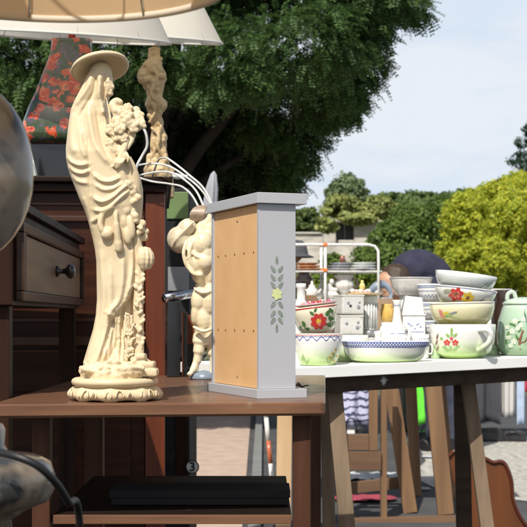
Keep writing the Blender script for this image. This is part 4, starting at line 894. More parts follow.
sp_p, _k = at(393, 383, 2.6), 2.6/F
spl = MB(); random.seed(6)
s_, p_ = edgeB(393); base_ = Vector((p_.x, p_.y, 0))+Vector((bd.x, bd.y, 0))*.0296
for i in range(16):
    a_ = 2*PI*i/16+random.random()*.3; L2 = random.uniform(.004, .012); u_ = Vector((ed.x, ed.y, 0))*math.cos(a_)+Vector((0, 0, 1))*math.sin(a_)
    c0 = base_+Vector((0, 0, zB(p_.x, p_.y)-.036)); spl.tube([c0-Vector(TB.location)+u_*.001, c0-Vector(TB.location)+u_*L2], [.0012, .0005], wht, 6)
spl.build('paint_splash', TB)
W1 = (.80, .79, .74); GR = (.48, .64, .26); GRL = (.66, .77, .50)
def flat(name, c, rough=.22): return mat(name, c, tuple(x*.85 for x in c), scale=200, rough=rough, coat=.6)
RED = flat('paint_red', (.62, .05, .04)); PNK = flat('paint_pink', (.75, .25, .2)); YEL = flat('paint_yellow', (.80, .55, .06)); GRN = flat('paint_green', (.08, .20, .05)); LGR = flat('paint_light_green', (.30, .48, .14))
BLU = flat('paint_blue', (.09, .14, .42)); BRN = flat('paint_brown', (.22, .09, .05)); PAL = flat('paint_pale', (.72, .78, .68)); GRYP = flat('paint_grey', (.30, .30, .33)); BLK = flat('paint_black', (.02, .02, .02)); LBL = flat('paint_faded_blue', (.25, .32, .5))
class Ware:
    def __init__(s, prof, k, asp=1., rmod=None, sxk=1.):
        s.prof = prof; s.k = k; s.asp = asp; s.mb = MB(); s.rs = [p[0] for p in prof]; s.hs = [p[1] for p in prof]; s.lay = 0
    def R(s, h): return float(np.interp(h, s.hs, s.rs))
    def P(s, x, h, off=.25):
        R = s.R(h)+off+s.lay*.06; x = max(-R*.985, min(R*.985, x)); return Vector((x, -math.sqrt(R*R-x*x)*s.asp, h))*s.k
    def body(s, m, t=1.8, solid=False, n=72):
        pr = s.prof; k = s.k; out = [(.05*k, pr[0][1]*k)]+[(r*k, h*k) for r, h in pr]
        if not solid:
            rt, ht = pr[-1]; out += [((rt-t*.3)*k, (ht+.5)*k), ((rt-t*.8)*k, (ht+.1)*k)]
            for r, h in reversed(pr[:-1]):
                if h > t*1.3: out.append((max(.1, r-t)*k, h*k))
            out.append((.05*k, t*1.3*k))
        else: out.append((.05*k, (pr[-1][1]+.3)*k))
        s.mb.lathe(out, m, n, sy=s.asp); return s
    def poly(s, pts, m):
        c = (sum(p[0] for p in pts)/len(pts), sum(p[1] for p in pts)/len(pts)); s.lay += 1
        vs = [s.P(*c)]+[s.P(*p) for p in pts]+[s.P((p[0]+c[0])/2, (p[1]+c[1])/2) for p in pts]; n = len(pts)
        fs = [(0, 1+n+i, 1+n+(i+1) % n) for i in range(n)]+[(1+n+i, 1+i, 1+(i+1) % n, 1+n+(i+1) % n) for i in range(n)]
        s.mb.add(vs, fs, m); s.lay %= 6
    def leaf(s, x, h, ang, ln, wd, m):
        pts = []
        for i in range(10):
            a = 2*PI*i/10; u = math.cos(a)*ln/2; v = math.sin(a)*wd/2*(1-.3*math.cos(a)); pts.append((x+u*math.cos(ang)-v*math.sin(ang), h+u*math.sin(ang)+v*math.cos(ang)))
        s.poly(pts, m)
    def flower(s, x, h, r, m, mc, n=6):
        for i in range(n): a = 2*PI*i/n+.3; s.leaf(x+.58*r*math.cos(a), h+.58*r*math.sin(a), a, r*.95, r*.72, m)
        s.lay = 5; s.leaf(x, h, 0, r*.6, r*.6, mc); s.lay = 0
    def line(s, pts, w_, m):
        vs = []; n = len(pts)
        for i, p in enumerate(pts):
            q = pts[min(i+1, n-1)]; o = pts[max(i-1, 0)]; dx, dh = q[0]-o[0], q[1]-o[1]; L_ = math.hypot(dx, dh)+1e-9
            vs += [s.P(p[0]-dh/L_*w_/2, p[1]+dx/L_*w_/2), s.P(p[0]+dh/L_*w_/2, p[1]-dx/L_*w_/2)]
        s.mb.add(vs, [(2*i, 2*i+1, 2*i+3, 2*i+2) for i in range(n-1)], m)
    def ring(s, h, w_, m, n=72, wave=0, nw=20):
        vs = []
        for i in range(n+1):
            a = 2*PI*i/n; hh = h+(wave*math.sin(nw*a) if wave else 0)
            for d in (-w_/2, w_/2):
                R = s.R(hh+d)+.22+(.03 if wave else 0); vs.append((R*math.cos(a)*s.k, R*math.sin(a)*s.asp*s.k, (hh+d)*s.k))
        s.mb.add(vs, [(2*i, 2*i+1, 2*i+3, 2*i+2) for i in range(n)], m)
    def done(s, name, label, cat, loc, rot=(0, 0, 0), group=None):
        o = s.mb.build(name, loc=loc, rot=rot); return tag(o, label, cat, group)
# left bowls
p, k = onB(318, .062)
B = Ware([(15, 0), (17, .5), (19.5, 5), (22.5, 14), (24, 23), (24.6, 31.5)], k)
B.body(ramp_glaze('green_foot_glaze', [(0, GR), (.008, GR), (.022, GRL), (.036, W1), (.07, W1)]))
B.ring(27, 1.0, BLU, wave=2.2, nw=16); B.ring(30.5, .8, PNK, wave=.5, nw=40); B.ring(29, .5, BLU)
for x, h, r in ((14, 12, 1.7), (17, 16, 1.5), (11, 8, 1.6), (18.5, 9, 1.4), (15, 5, 1.5)): B.flower(x, h, r, YEL, RED, 4)
for x, h, a in ((12, 5, 1.3), (15, 9, 1.1), (9, 5, 1.8), (-14, 6, 1.9), (-11, 4, 1.2), (-16, 8, 1.5)): B.leaf(x, h, a, 7, 1.4, LGR)
B.done('lower_bowl', 'white bowl with green foot and blue zigzag rim, under the red-flowered bowl', 'bowl', p); B1 = p; zB1 = p.z+32*k
B = Ware([(13, 0), (15, .5), (19, 8), (21.8, 18), (23.6, 27.5)], k)
B.body(ramp_glaze('cream_glaze', [(0, (.70, .62, .46)), (.02, (.76, .70, .54)), (.06, (.74, .68, .52))]))
B.ring(26.6, 1.2, RED); B.ring(1.2, 1.4, PNK, wave=.4, nw=30)
B.flower(2, 12.5, 8.2, RED, YEL, 8); B.flower(2, 12.5, 4.4, PNK, YEL, 7)
for x, h, a, ln, wd in ((12, 20, .9, 7, 3.6), (15, 14, -.4, 7, 4), (15.5, 22, 2.2, 6, 3.4), (12, 7.5, -.8, 6, 3.4), (17.5, 8.5, .7, 6, 3.4), (-4, 21.5, 2.4, 5.5, 2.8), (0, 24, .8, 4.6, 2.6), (-13, 12, 1.9, 6, 3.4), (-10, 6.5, 2.6, 5, 3), (-17, 8, 1.2, 5, 3)): B.leaf(x, h, a, ln, wd, GRN)
B.line([(13.5, 8), (13.8, 14), (13, 20)], .9, GRN); B.line([(-12, 7), (-13, 12)], .8, GRN)
B.done('upper_bowl', 'cream bowl with a large red flower and green leaves, tilted on the zigzag bowl', 'bowl', (B1.x-.5*k, B1.y, zB1-.8*k), (0, math.radians(-7), 0))
B = Ware([(12, 0), (20, 2.5), (21.5, 4)], k); B.body(flat('pink_dish_glaze', (.78, .52, .50)), t=1)
for i in range(26): B.mb.ball(((-15+random.random()*30)*k, (-10+random.random()*10)*k, (4+random.random()*2.2)*k), random.uniform(1., 2.)*k, random.choice([RED, PNK, flat('sugar_white', (.8, .76, .72)), flat('magenta_petals', (.6, .06, .2))]), seg=8)
B.done('trinket_dish', 'shallow pink dish of tiny beads lying in the red-flowered bowl', 'dish', (B1.x-1.5*k, B1.y, zB1+25.6*k), (0, math.radians(-7), 0))
# oval casserole with blue lattice
p, k = onB(386, .068)
B = Ware([(28, 0), (30, .4), (36, 3), (40, 9), (41.5, 14), (43.5, 17), (44, 20.5)], k, asp=.62)
B.body(ramp_glaze('lime_casserole_glaze', [(0, GR), (.012, GRL), (.024, W1), (.045, W1)]), t=2, n=96)
B.ring(20.2, .8, BLU); B.ring(15.2, .6, BLU); B.ring(17.7, 1.3, BLU, n=360, wave=1.6, nw=44); B.ring(17.7, 1.3, BLU, n=360, wave=-1.6, nw=44)
B.done('oval_casserole', 'long oval green and white casserole with a blue lattice border', 'casserole dish', p)
p, k = onB(349, .17)
B = Ware([(12, 0), (14, .5), (18, 9), (19, 18), (19.5, 26)], k); B.body(MATS['green_foot_glaze'])
B.done('round_bowl', 'small white bowl with green foot squeezed behind the end of the casserole', 'bowl', p); zr = p.z+26*k
# stacked square tins on it
spk = ramp_glaze('speckled_white_glaze', [(0, (.56, .54, .50)), (.02, (.66, .64, .60)), (.05, (.60, .57, .52))], speck=(.22, .2, .2))
for i, lb in enumerate(('off-white square tin with grey speckles, lower of the two stacked', 'off-white square tin with a black spot, upper of the two stacked')):
    m_ = MB(); M = Matrix.Rotation(.25+.12*i, 3, 'Z'); m_.box((0, 0, 10*k), (24*k, 22*k, 19*k), spk, M, bev=1.6*k); m_.box((0, 0, 19.2*k), (24.6*k, 22.6*k, 2*k), spk, M, bev=.6*k)
    fwd = M @ Vector((0, -11.15*k, 0)); rt = M @ Vector((1, 0, 0))
    for dx, dz, r in ((-3.5, 9, 1.5), (6, 13, 1.6), (5, 8, 2.2), (-6, 12, 1.8))[(0 if i else 1):]:
        c = fwd+rt*dx*k; m_.ball((c.x, c.y, dz*k), (r*k, .3*k, r*k), BLK if (i and dx == -3.5) else GRYP, seg=10)
        if i == 1 and dx == 6: m_.ball((c.x, c.y-.1*k, dz*k), (.8*k, .35*k, .8*k), PAL, seg=8)
    o = m_.build('square_tin', loc=(p.x-.3*k, p.y, zr+i*20.4*k)); tag(o, lb, 'tin', 'stacked square tins')
# ribbed white vase with silver band
p, k = onB(368, .19)
B = Ware([(9, 0), (10.5, 3), (11.5, 22), (11.5, 27), (9, 29), (9.2, 58), (10, 62), (9.6, 64)], k)
sil = mat('silver_band', (.5, .5, .5), scale=40, rough=.25, metal=.8)
B.body(flat('ribbed_white', (.76, .75, .70)), n=96, solid=False)
for v in range(20):
    a = 2*PI*(v+.5)/20; B.mb.tube([(9.25*math.cos(a)*k, 9.25*math.sin(a)*k, 32*k), (9.4*math.cos(a)*k, 9.4*math.sin(a)*k, 56*k)], .35*k, GRYP, 6)
    a = 2*PI*v/20; B.mb.tube([(9.3*math.cos(a)*k, 9.3*math.sin(a)*k, 31*k), (9.5*math.cos(a)*k, 9.5*math.sin(a)*k, 57*k)], .65*k, MATS['ribbed_white'], 6)
B.mb.lathe([(11.7*k, 23*k), (12.2*k, 24*k), (12.2*k, 29*k), (11*k, 30*k), (9.4*k, 30.5*k), (9.2*k, 23*k)], sil, 48, closed=True)
B.done('ribbed_vase', 'tall white ribbed vase with a silver band, standing behind the casserole', 'vase', p); zrv = p.z+64.5*k
# cake plate resting on the tins and vase with sugar flowers
m_ = MB(); m_.lathe([(.1*k, 0), (13*k, 0), (18*k, 1.2*k), (18.6*k, 2*k), (18*k, 2.4*k), (12*k, 1.2*k), (.1*k, 1.2*k)], flat('gold_rim_plate', (.74, .50, .24)), 48)
random.seed(12)
for i in range(22):
    a = random.uniform(0, 2*PI); r = random.uniform(0, 13); m_.ball((r*math.cos(a)*k, r*math.sin(a)*.8*k, random.uniform(2, 5)*k), (random.uniform(2, 3.6)*k,)*2+(random.uniform(1.6, 3)*k,), random.choice([flat('sugar_white', (.8, .76, .72)), flat('sugar_pink', (.75, .5, .45)), flat('sugar_cream', (.75, .68, .5))]), seg=10)
m_.ball((-2*k, -3*k, 9*k), (3*k, 3*k, 4.2*k), flat('sugar_yellow', (.75, .62, .22))); m_.ball((-2*k, -3*k, 13.5*k), (1.6*k, 1.6*k, 2*k), MATS['sugar_yellow'])
tag(m_.build('cake_plate', loc=(p.x-4*k, p.y, zrv)), 'gold-rimmed plate of cream and pink china flowers on the ribbed vase', 'plate')
# jar with mustard cup on top
p, k = onB(387, .18)
B = Ware([(8, 0), (9.5, 2), (10, 24), (8, 31), (5.5, 34), (6, 37)], k); B.body(flat('plain_white_glaze', (.80, .79, .76)), solid=True)
B.done('white_jar', 'plain white jar behind the casserole, carrying the mustard cup', 'jar', p); zj = p.z+37.4*k
B = Ware([(4.6, 0), (6, 2), (6.4, 12), (5.4, 15), (5.8, 17.5)], k); B.body(flat('mustard_glaze', (.75, .47, .12)), t=1)
B.mb.tube(catmull([(5.8*k, -1*k, 13*k), (9.2*k, -1.5*k, 12*k), (9*k, -1.5*k, 6*k), (6*k, -1*k, 4*k)], 5), .8*k, MATS['mustard_glaze'], 8)
B.done('mustard_cup', 'small mustard-yellow cup sitting on top of the plain white jar', 'cup', (p.x, p.y, zj))
p, k = onB(397, .16)
B = Ware([(8, 0), (10.5, 3), (11, 14), (9.6, 24), (6.4, 32), (4.4, 40), (3.4, 50), (3.2, 55), (4.6, 59)], k); B.body(MATS['plain_white_glaze'], t=1)
B.ring(26, .9, LBL); B.ring(54, .8, LBL); B.flower(-3, 17, 2.6, LBL, YEL, 5); B.flower(3, 20, 2, LBL, YEL, 5); B.mb.tube(catmull([(8*k, -2*k, 34*k), (12*k, -5*k, 28*k), (10*k, -6*k, 16*k)], 5), 1.6*k, MATS['plain_white_glaze'], 8)
B.done('long_necked_bottle', 'white long-necked bottle with flared lip behind the casserole', 'bottle', p)
p, k = onB(378, .13); B = Ware([(5, 0), (6.5, 2), (6, 15), (3.4, 22), (3.2, 26), (4.4, 29)], k); B.body(MATS['plain_white_glaze'], t=1)
B.ring(20, .6, LBL); B.done('small_jug', 'tiny white jug tucked between the ribbed vase and the white jar', 'jug', p)
for px_, of_, pr_, lb, nm in ((389, .125, [(4, 0), (5, .5), (6.4, 8), (6.6, 17)], 'tiny white cup without handle right behind the middle of the casserole', 'cup'), (402, .125, [(4, 0), (5.4, 1), (6, 10), (5, 20), (5.6, 23)], 'tiny white beaker in front of the long-necked bottle', 'beaker'),
        (357, .13, [(5, 0), (7, 3), (7.6, 10), (6, 16), (6.6, 19)], 'squat white sugar bowl behind the left end of the casserole', 'sugar bowl'), (423, .14, [(4, 0), (6, 2), (6.6, 12), (6.2, 24)], 'small white mug between the canister and the lattice cups', 'mug')):
    p, k = onB(px_, of_); B = Ware(pr_, k); B.body(MATS['plain_white_glaze'], t=1)
    if nm != 'beaker': B.mb.tube(catmull([B.P(6, 14, -.5), B.P(6, 14, 3)+Vector((2*k, 0, 0)), B.P(6, 6, 3)+Vector((2*k, 0, 0)), B.P(6, 5, -.5)], 5), .8*k, MATS['plain_white_glaze'], 8)
    if nm == 'mug': B.ring(20, .9, LBL, n=120, wave=.8, nw=18)
    if nm == 'sugar bowl': B.flower(-1, 9, 2.4, LBL, YEL, 5)
    B.done(nm.replace(' ', '_'), lb, nm, p)
# white box-like jug with sloping roof and blue marks
p, k = onB(413, .16); m_ = MB(); x = 11*k
m_.prism([(-x, 0), (x, 0), (x*1.02, 40*k), (x*.9, 46*k), (x*.75, 61*k), (-x*.75, 63*k), (-x*1.05, 46*k), (-x, 40*k)], -8*k, 8*k, MATS['plain_white_glaze'])
m_.box((0, 0, 44*k), (24*k, 18*k, 1.6*k), MATS['plain_white_glaze'], bev=.5*k)
for dx, dz, ww, an in ((-5, 35, 3, .5), (-2.4, 33, 2, -.4), (4, 34.5, 3.2, -.5), (6.6, 32, 2, .3), (1, 30, 1.4, 0)):
    m_.ball((dx*k, -8.1*k, dz*k), (ww*.7*k, .3*k, .8*k), LBL, Matrix.Rotation(an, 3, 'Y'), 10)
m_.box((0, -8.1*k, 27*k), (20*k, .4*k, .8*k), LBL)
o = m_.build('canister', loc=p); bv = o.modifiers.new('b', 'BEVEL'); bv.width = .0012; bv.segments = 2; tag(o, 'white house-shaped canister with two blue marks behind the casserole', 'canister')
# blue and white cups stacked at the left of the big bowls
p, k = onB(431, .22)
for i, lb in enumerate(('blue lattice cup at the bottom of the narrow stack', 'blue lattice cup second from the bottom of the narrow stack', 'blue lattice cup third from the bottom of the narrow stack', 'blue lattice cup on top of the narrow stack')):
    B = Ware([(9, 0), (10, .5), (13, 8), (14.5, 17.6)], k); B.body(MATS['plain_white_glaze'], t=1)
    B.ring(15.5, 1.1, LBL, n=200, wave=1.3, nw=30); B.ring(15.5, 1.1, LBL, n=200, wave=-1.3, nw=30); B.ring(11, .7, LBL); B.ring(6, 1, LBL, n=200, wave=1.2, nw=22)
    B.done('lattice_cup', lb, 'cup', (p.x+(.6*k if i % 2 else 0), p.y, p.z+i*18.2*k), group='stacked blue lattice cups')
# white speckled basin raised behind
p, k = onB(411, .30)
B = Ware([(10, 0), (13, 2), (14, 30), (10, 45), (12, 60)], k); B.body(MATS['plain_white_glaze'], solid=True); B.done('tall_jar', 'tall white jar almost hidden, holding up the speckled basin', 'jar', p)
q = p+Vector((0, 0, 60.5*k))
B = Ware([(13, 0), (15, .5), (18.5, 8), (20.5, 14), (21.5, 17.5)], k); B.body(spk, t=1); B.ring(17, .8, GRYP)
B.done('speckled_basin', 'wide white speckled basin raised above the other crockery, in front of the navy jacket', 'basin', q)
# big stack: cup, yellow bowl, poppy bowl, white bowl
p, k = onB(462.5, .085)
B = Ware([(18, 0), (20, .6), (27.5, 6), (31.5, 16), (32.5, 26), (33, 33.5)], k)
B.body(ramp_glaze('big_cup_glaze', [(0, (.40, .58, .16)), (.012, (.48, .66, .26)), (.032, (.74, .79, .62)), (.045, W1), (.075, W1)]), t=2, n=96)
for x, h, r in ((-19, 16, 3.2), (-11.5, 16, 3.2), (-15, 20, 1.8)): B.flower(x, h, r, RED, PNK, 5)
for x, h, a, ln in ((-15, 25, 1.57, 6), (-18.5, 23, 2.3, 5), (-11.5, 23.5, .8, 5), (-15.5, 10, 1.57, 6), (-19, 8.5, 2.5, 5), (-11.5, 9, .7, 5), (-21, 11, 2.7, 4.5), (-9, 12, .4, 4.5), (-24, 20, 2, 3), (-15, 29, 1.57, 4)): B.leaf(x, h, a, ln, 2.6, LGR)
for x, h in ((-27.5, 22), (-28, 16), (-26.5, 10)): B.leaf(x, h, 1.4, 6, 1.3, BRN)
hd = catmull([B.P(12, 28, 0), B.P(15, 29, 5), B.P(20, 28, 9), B.P(22.5, 23, 10), B.P(20.5, 16, 8), B.P(15, 11, 4), B.P(10.5, 8.5, 0)], 6)
B.mb.tube(hd, [2.4*k]*5+[2.9*k]*26+[2.2*k]*6, MATS['big_cup_glaze'], 14)
B.done('big_cup', 'large white and green cup with handle and small red flowers, bottom of the wide stack', 'cup', p); z_ = p.z+34*k; P0 = p
B = Ware([(20, 0), (23, .6), (29.5, 8), (32, 17), (32.4, 23.5)], k)
B.body(ramp_glaze('pale_yellow_glaze', [(0, (.72, .62, .28)), (.02, (.77, .71, .40)), (.05, (.77, .74, .54))]), t=2, n=96)
B.leaf(-20, 13, .5, 7, 3.4, YEL); B.leaf(-23, 11, 2.4, 5, 3, PNK); B.leaf(-17, 11.5, 0, 7, 2.6, LGR); B.leaf(-13, 13.5, .3, 8, 2, GRYP); B.line([(-27, 9), (-20, 7), (-14, 5)], 1, YEL); B.leaf(-24.5, 15, 2.1, 5, 2.8, PNK); B.line([(-22, 10), (-12, 9), (-6, 7)], .7, LGR); B.ring(22.6, .8, GRYP)
B.done('yellow_bowl', 'pale yellow bowl second from the bottom of the wide stack', 'bowl', (P0.x, P0.y, z_-2*k), (0, math.radians(-1.5), 0))
B = Ware([(16, 0), (19, .6), (26, 7), (29.5, 14), (31.5, 20)], k)
B.body(ramp_glaze('white_poppy_glaze', [(0, (.70, .66, .58)), (.03, (.77, .76, .70)), (.05, W1)]), t=1.8, n=96)
B.flower(-12.5, 12.5, 6.8, RED, BRN, 6); B.flower(-12, 12, 3.6, PNK, RED, 6); B.flower(-1, 10, 6.2, YEL, BRN, 6); B.leaf(-3, 9, 0, 2.6, 2.6, BRN); B.leaf(9, 7, .2, 7, 3, PNK); B.leaf(13, 9, .7, 8, 1.6, GRYP); B.leaf(17, 8, .2, 9, 1.6, PNK); B.leaf(-21, 15, .3, 7, 3.8, flat('leaf_sage', (.4, .42, .3))); B.ring(19.3, .8, LBL)
B.done('poppy_bowl', 'white bowl with red and yellow poppies, third from the bottom of the wide stack', 'bowl', (P0.x+1*k, P0.y, z_+20.2*k-4.6*k), (0, math.radians(6.5), 0))
B = Ware([(18, 0), (21, .6), (27.5, 6), (30, 12), (30.8, 17)], k)
B.body(ramp_glaze('cool_white_glaze', [(0, (.66, .70, .66)), (.02, (.72, .75, .72)), (.05, (.76, .78, .75))]), t=1.8, n=96)
for x, h, a in ((13, 5, .6), (17, 8, .7), (21, 9, .8), (20, 6, .5), (24, 11, .9)): B.leaf(x, h, a, 7, 1.3, flat('paint_sage', (.36, .48, .34)))
B.done('top_bowl', 'plain white bowl with faint sage leaves on top of the wide stack', 'bowl', (P0.x+1.5*k, P0.y, z_+33*k), (0, math.radians(7.5), 0))
# pale green plate behind the stack
p, k = onB(470, .24)
B = Ware([(16, 0), (27, 2), (33, 5), (35, 6.5)], k); B.body(flat('pale_green_glaze', (.40, .56, .30)), t=1.2); B.done('green_plate', 'pale green plate lying behind the big stacked bowls', 'plate', p)
p, k = onB(436, .12)
m_ = MB(); m_.lathe([(5*k, 0), (6.5*k, 1*k), (5*k, 8*k), (2*k, 16*k), (.2*k, 19*k)], MATS['pale_green_glaze'], 5); o = m_.build('green_cone', loc=(p.x, p.y, p.z)); tag(o, 'small pale green cone-shaped shaker between casserole and big cup', 'shaker')
p, k = onB(489, .17)
m_ = MB(); m_.lathe([(10*k, 0), (11*k, 1*k), (8.5*k, 9*k), (3*k, 13*k), (.2*k, 14*k)], MATS['pale_green_glaze'], 24); tag(m_.build('domed_dish', loc=p), 'pale green domed dish between the big cup and the green jug', 'dish')
# green jug with lid
p, k = onB(524, .10)
jg = ramp_glaze('celadon_glaze', [(0, (.20, .34, .18)), (.02, (.30, .44, .28)), (.09, (.42, .56, .42)), (.12, (.52, .62, .50))], wob=.012)
JT = thing('green_jug', 'pale green lidded jug with white blossom decoration at the right edge', 'jug', p)
B = Ware([(20, 0), (22, .7), (26, 8), (27, 20), (25.5, 34), (21.5, 47), (20.5, 50)], k); B.body(jg, solid=True, n=96)
for x, h, r in ((-13, 34, 3), (-8, 30, 2.6), (-11, 27, 2.4), (-16, 24, 3), (-19, 18, 2.6), (-14.5, 14, 3.), (-17, 10, 2.4), (-5, 36, 2.4), (-20, 28, 2.2)): B.flower(x, h, r, PAL, flat('blossom_yellow', (.6, .6, .25)), 5)
for x, h, a in ((-14, 30, 2.2), (-9, 25, .9), (-19, 22, 1.2), (-12, 19, 2.), (-16, 31, 2.8), (-21, 14, 1.8), (-10, 33, .4)): B.leaf(x, h, a, 5, 1.8, GRN)
B.line([(-8, 6), (-9.5, 12), (-8, 18), (-6, 25)], 2.2, BRN); B.line([(-9, 12), (-4, 14), (-1, 19)], 1.3, BRN); B.line([(-9, 18), (-11.5, 15)], 1.1, BRN)
B.mb.build('body', JT)
m_ = MB(); c_ = catmull([B.P(-2, 43, 0), B.P(-3, 44, 7), B.P(-2, 38, 10), B.P(-1, 25, 9), B.P(0, 15, 6), B.P(1, 9, 0)], 6); m_.tube(c_, 2.6*k, jg, 14); m_.build('handle', JT)
m_ = MB(); m_.lathe([(.1*k, 50*k), (21*k, 50.3*k), (21.5*k, 52*k), (18*k, 55*k), (8*k, 57.5*k), (.1*k, 58*k)], jg, 64)
m_.tube(catmull([Vector((-17*k, 0, 55*k)), Vector((-16*k, 0, 61*k)), Vector((-11*k, 0, 63*k)), Vector((-8*k, 0, 57*k))], 6), 2.1*k, jg, 12); m_.build('lid', JT)
# ware behind the jug
p, k = onB(505, .27)
B = Ware([(9, 0), (13, 5), (14, 40), (10, 52), (12, 62)], k); B.body(mat('dark_brown_glaze', (.035, .018, .012), scale=30, rough=.25, coat=.4), t=1.2)
B.done('brown_pot', 'dark brown pot standing behind the green jug', 'pot', p)
p, k = onB(492, .34); B = Ware([(9, 0), (12, 3), (13, 50), (9, 52)], k); B.body(MATS['plain_white_glaze'], solid=True); B.done('storage_jar', 'tall white storage jar behind the wide stack', 'jar', p)
q = p+Vector((0, 0, 52.4*k)); B = Ware([(10, 0), (12, .5), (18, 6), (20, 10)], k); B.body(spk, t=1); B.done('shallow_bowl', 'shallow whitish bowl peeping out between the wide stack and the green jug', 'bowl', q)
# white bottle at the left
p, k = onB(301, .16)
B = Ware([(7, 0), (8.5, 2), (8.5, 52), (6.5, 60), (4.2, 64), (4.2, 75), (5, 76), (5, 80)], k); B.body(MATS['plain_white_glaze'], solid=True); B.done('white_bottle', 'white bottle with round neck close beside the grey cabinet', 'bottle', p)

# ------------------------------------------------------------------ second stall behind
Y2 = 6.0; k6 = Y2/F; Z2 = .78
orw = wood('orange_pine', (.25, .145, .072), (.15, .085, .045), 2, .6, .4, .05, 22); orh = wood('orange_pine_rail', (.18, .105, .06), (.11, .062, .036), 0, .6, .4, .05, 22)
S2 = thing('market_table', 'second wooden stall table behind the white one, on orange pine legs', 'table', (.55, 6.15, 0))
def o2(p): return Vector(p)-Vector(S2.location)
m_ = MB(); m_.box(o2((.50, 6.15, Z2-.0125)), (.98, .80, .025), orh, bev=.003); m_.build('tabletop', S2)
for (a, b, Yt, w_, t_) in (((391, 385), (409, 504), 5.85, .060, .03), ((411, 385), (415, 470), 6.4, .05, .03), ((433, 385), (447, 527), 5.80, .068, .035), ((440, 385), (452, 520), 6.3, .05, .03)):
    A_, B_ = gnd(a[0], a[1], b[0], b[1], Yt); t__ = (A_.z-(Z2-.026))/(A_.z-B_.z); A_ = A_+(B_-A_)*t__; tleg(S2, A_, B_, w_, t_, orw)
m_ = MB(); m_.beam(o2(at(340, 489, 5.95)), o2(at(404, 482, 5.95)), .05, .03, orh); m_.build('rail', S2)
m_ = MB(); m_.beam(o2(at(338, 522, 5.60)), o2(at(455, 519, 5.60)), .03, .03, orh, Vector((0, -1, 0))); m_.build('rail', S2)
# easel-like pine frame standing under the stall
FR = thing('easel', 'reddish pine easel frame standing under the second stall table', 'easel', (at(362, 0, 5.6).x, 5.6, 0)); kf = 5.6/F
def fb(x0, x1, y0, y1, m, th=.04, dy=0, name='rail'):
    a = at(x0, y0, 5.6); b = at(x1, y1, 5.6); mb = MB(); mb.box(((a.x+b.x)/2-FR.location.x, dy, (a.z+b.z)/2), (abs(b.x-a.x), th, abs(a.z-b.z)), m, bev=.003); return mb.build(name, FR)
fb(369, 377.5, 360.5, 450.5, orw, .044, name='stile'); fb(381, 387, 352, 593, orw, .05, .02, 'stile'); fb(326, 334, 352, 593, orw, .05, .02, 'stile')
fb(334.2, 368.8, 434, 449.8, orh, .034, -.001); fb(334.2, 380.8, 451, 470, orh, .05, 0); fb(334.2, 368.8, 352, 366, orh, .03, 0); fb(334.2, 380.8, 560, 575, orh, .03)
# pale pine posts at the left
PN = thing('plank_stack', 'pale pine board leaning upright right of the pink pavement', 'board', (at(286, 0, 5.0).x, 5.0, 0))
m_ = MB(); pl_ = wood('pale_pine', (.52, .36, .20), (.40, .26, .14), 2, .6, .3, 0, 20); m_.beam((-.012, -.02, 0), (.003, .10, .95), .055, .022, pl_); m_.build('board', PN)
PN = thing('wooden_plank', 'darker pine plank leaning beside the pale one, behind the table leg', 'board', (at(305, 0, 5.1).x, 5.1, 0))
m_ = MB(); m_.beam((0, -.02, 0), (.01, .10, .93), .075, .025, orw); m_.build('board', PN)
BR = thing('barrier_pole', 'thin red and white striped pole leaning beside the pale pine board', 'pole', (at(277, 0, 5.3).x, 5.3, 0))
a0 = Vector((0, 0, .0)); a1 = Vector(tl(BR, at(264, 395, 5.35))); rd = flat('reflective_red', (.50, .13, .05)); wt_ = flat('pole_white', (.78, .76, .72))
m_ = MB(); L_ = (a1-a0)
for i in range(6): m_.tube([a0+L_*i/6, a0+L_*(i+1)/6], .009, rd if i in (0, 1, 3) else wt_, 14)
m_.build('striped_pole', BR)
m_ = MB(); m_.lathe([(.06, 0), (.06, .012), (.02, .02), (.013, .03)], blk, 24); m_.build('foot', BR)
# tubular rack on the stall
RK = thing('tiered_rack', 'white tubular rack with two shelves and orange clips, above the crockery', 'rack', (at(340, 0, 5.95).x, 5.95, Z2))
whm = mat('white_enamel_tube', (.78, .77, .73), scale=40, rough=.3, coat=.4)
def r_(px, py, Y=5.9): return at(px, py, Y)-Vector(RK.location)
rt_ = 1.35*k6
for Yr in (5.86, 6.08):
    m_ = MB(); zz = [(378.5, 335), (378.5, 262), (378.2, 251), (375, 246.3), (369, 244.8), (340, 244.6), (300, 244.6), (270, 244.6), (262, 246), (258, 252), (258, 335)]
    pts = [r_(x, y, Yr) for x, y in zz]; pts[0].z = 0; pts[-1].z = 0; m_.tube(pts, rt_, whm, 12); m_.build('frame', RK)
    m_ = MB(); px_ = 321.3 if Yr > 6 else 325.3; b_ = r_(px_, 335, Yr); b_.z = 0; m_.tube([b_, r_(px_, 243, Yr)], rt_*1.05, whm, 12); m_.build('post', RK)
    oc = mat('orange_plastic', (.75, .20, .04), scale=40, rough=.35)
    for py in (244.6, 270): 
        m_ = MB(); c_ = r_(px_, py, Yr); m_.box(c_, (4*k6, 4.5*k6, 3.6*k6), oc, bev=.003); m_.build('clip', RK)
def shelfz(py): return r_(300, py).z
for py, m__ in ((271.5, whm), (300, whm)):
    a = r_(259, py, 5.86); b = r_(378, py, 6.08); m_ = MB()
    m_.box(((a.x+b.x)/2, (a.y+b.y)/2, shelfz(py)), (b.x-a.x, .20, 1.4*k6), m__, bev=.002); m_.build('shelf', RK)
def on_shelf(px, py, Y=5.95): v = at(px, py, Y); v.z = RK.location.z+shelfz(py)+.7*k6+.0005; return v
def stackp(name, label, cat, px, py, prof, m, n=1, dz=0, Y=5.95):
    mb = MB()
    for i in range(n): mb.lathe([(r*k6, (z+i*dz)*k6) for r, z in prof], m, 32)
    return tag(mb.build(name, loc=on_shelf(px, py, Y)), label, cat)
dish = [(.1, 0), (7, 0), (13, 2), (13.2, 2.6), (7, 1), (.1, 1)]
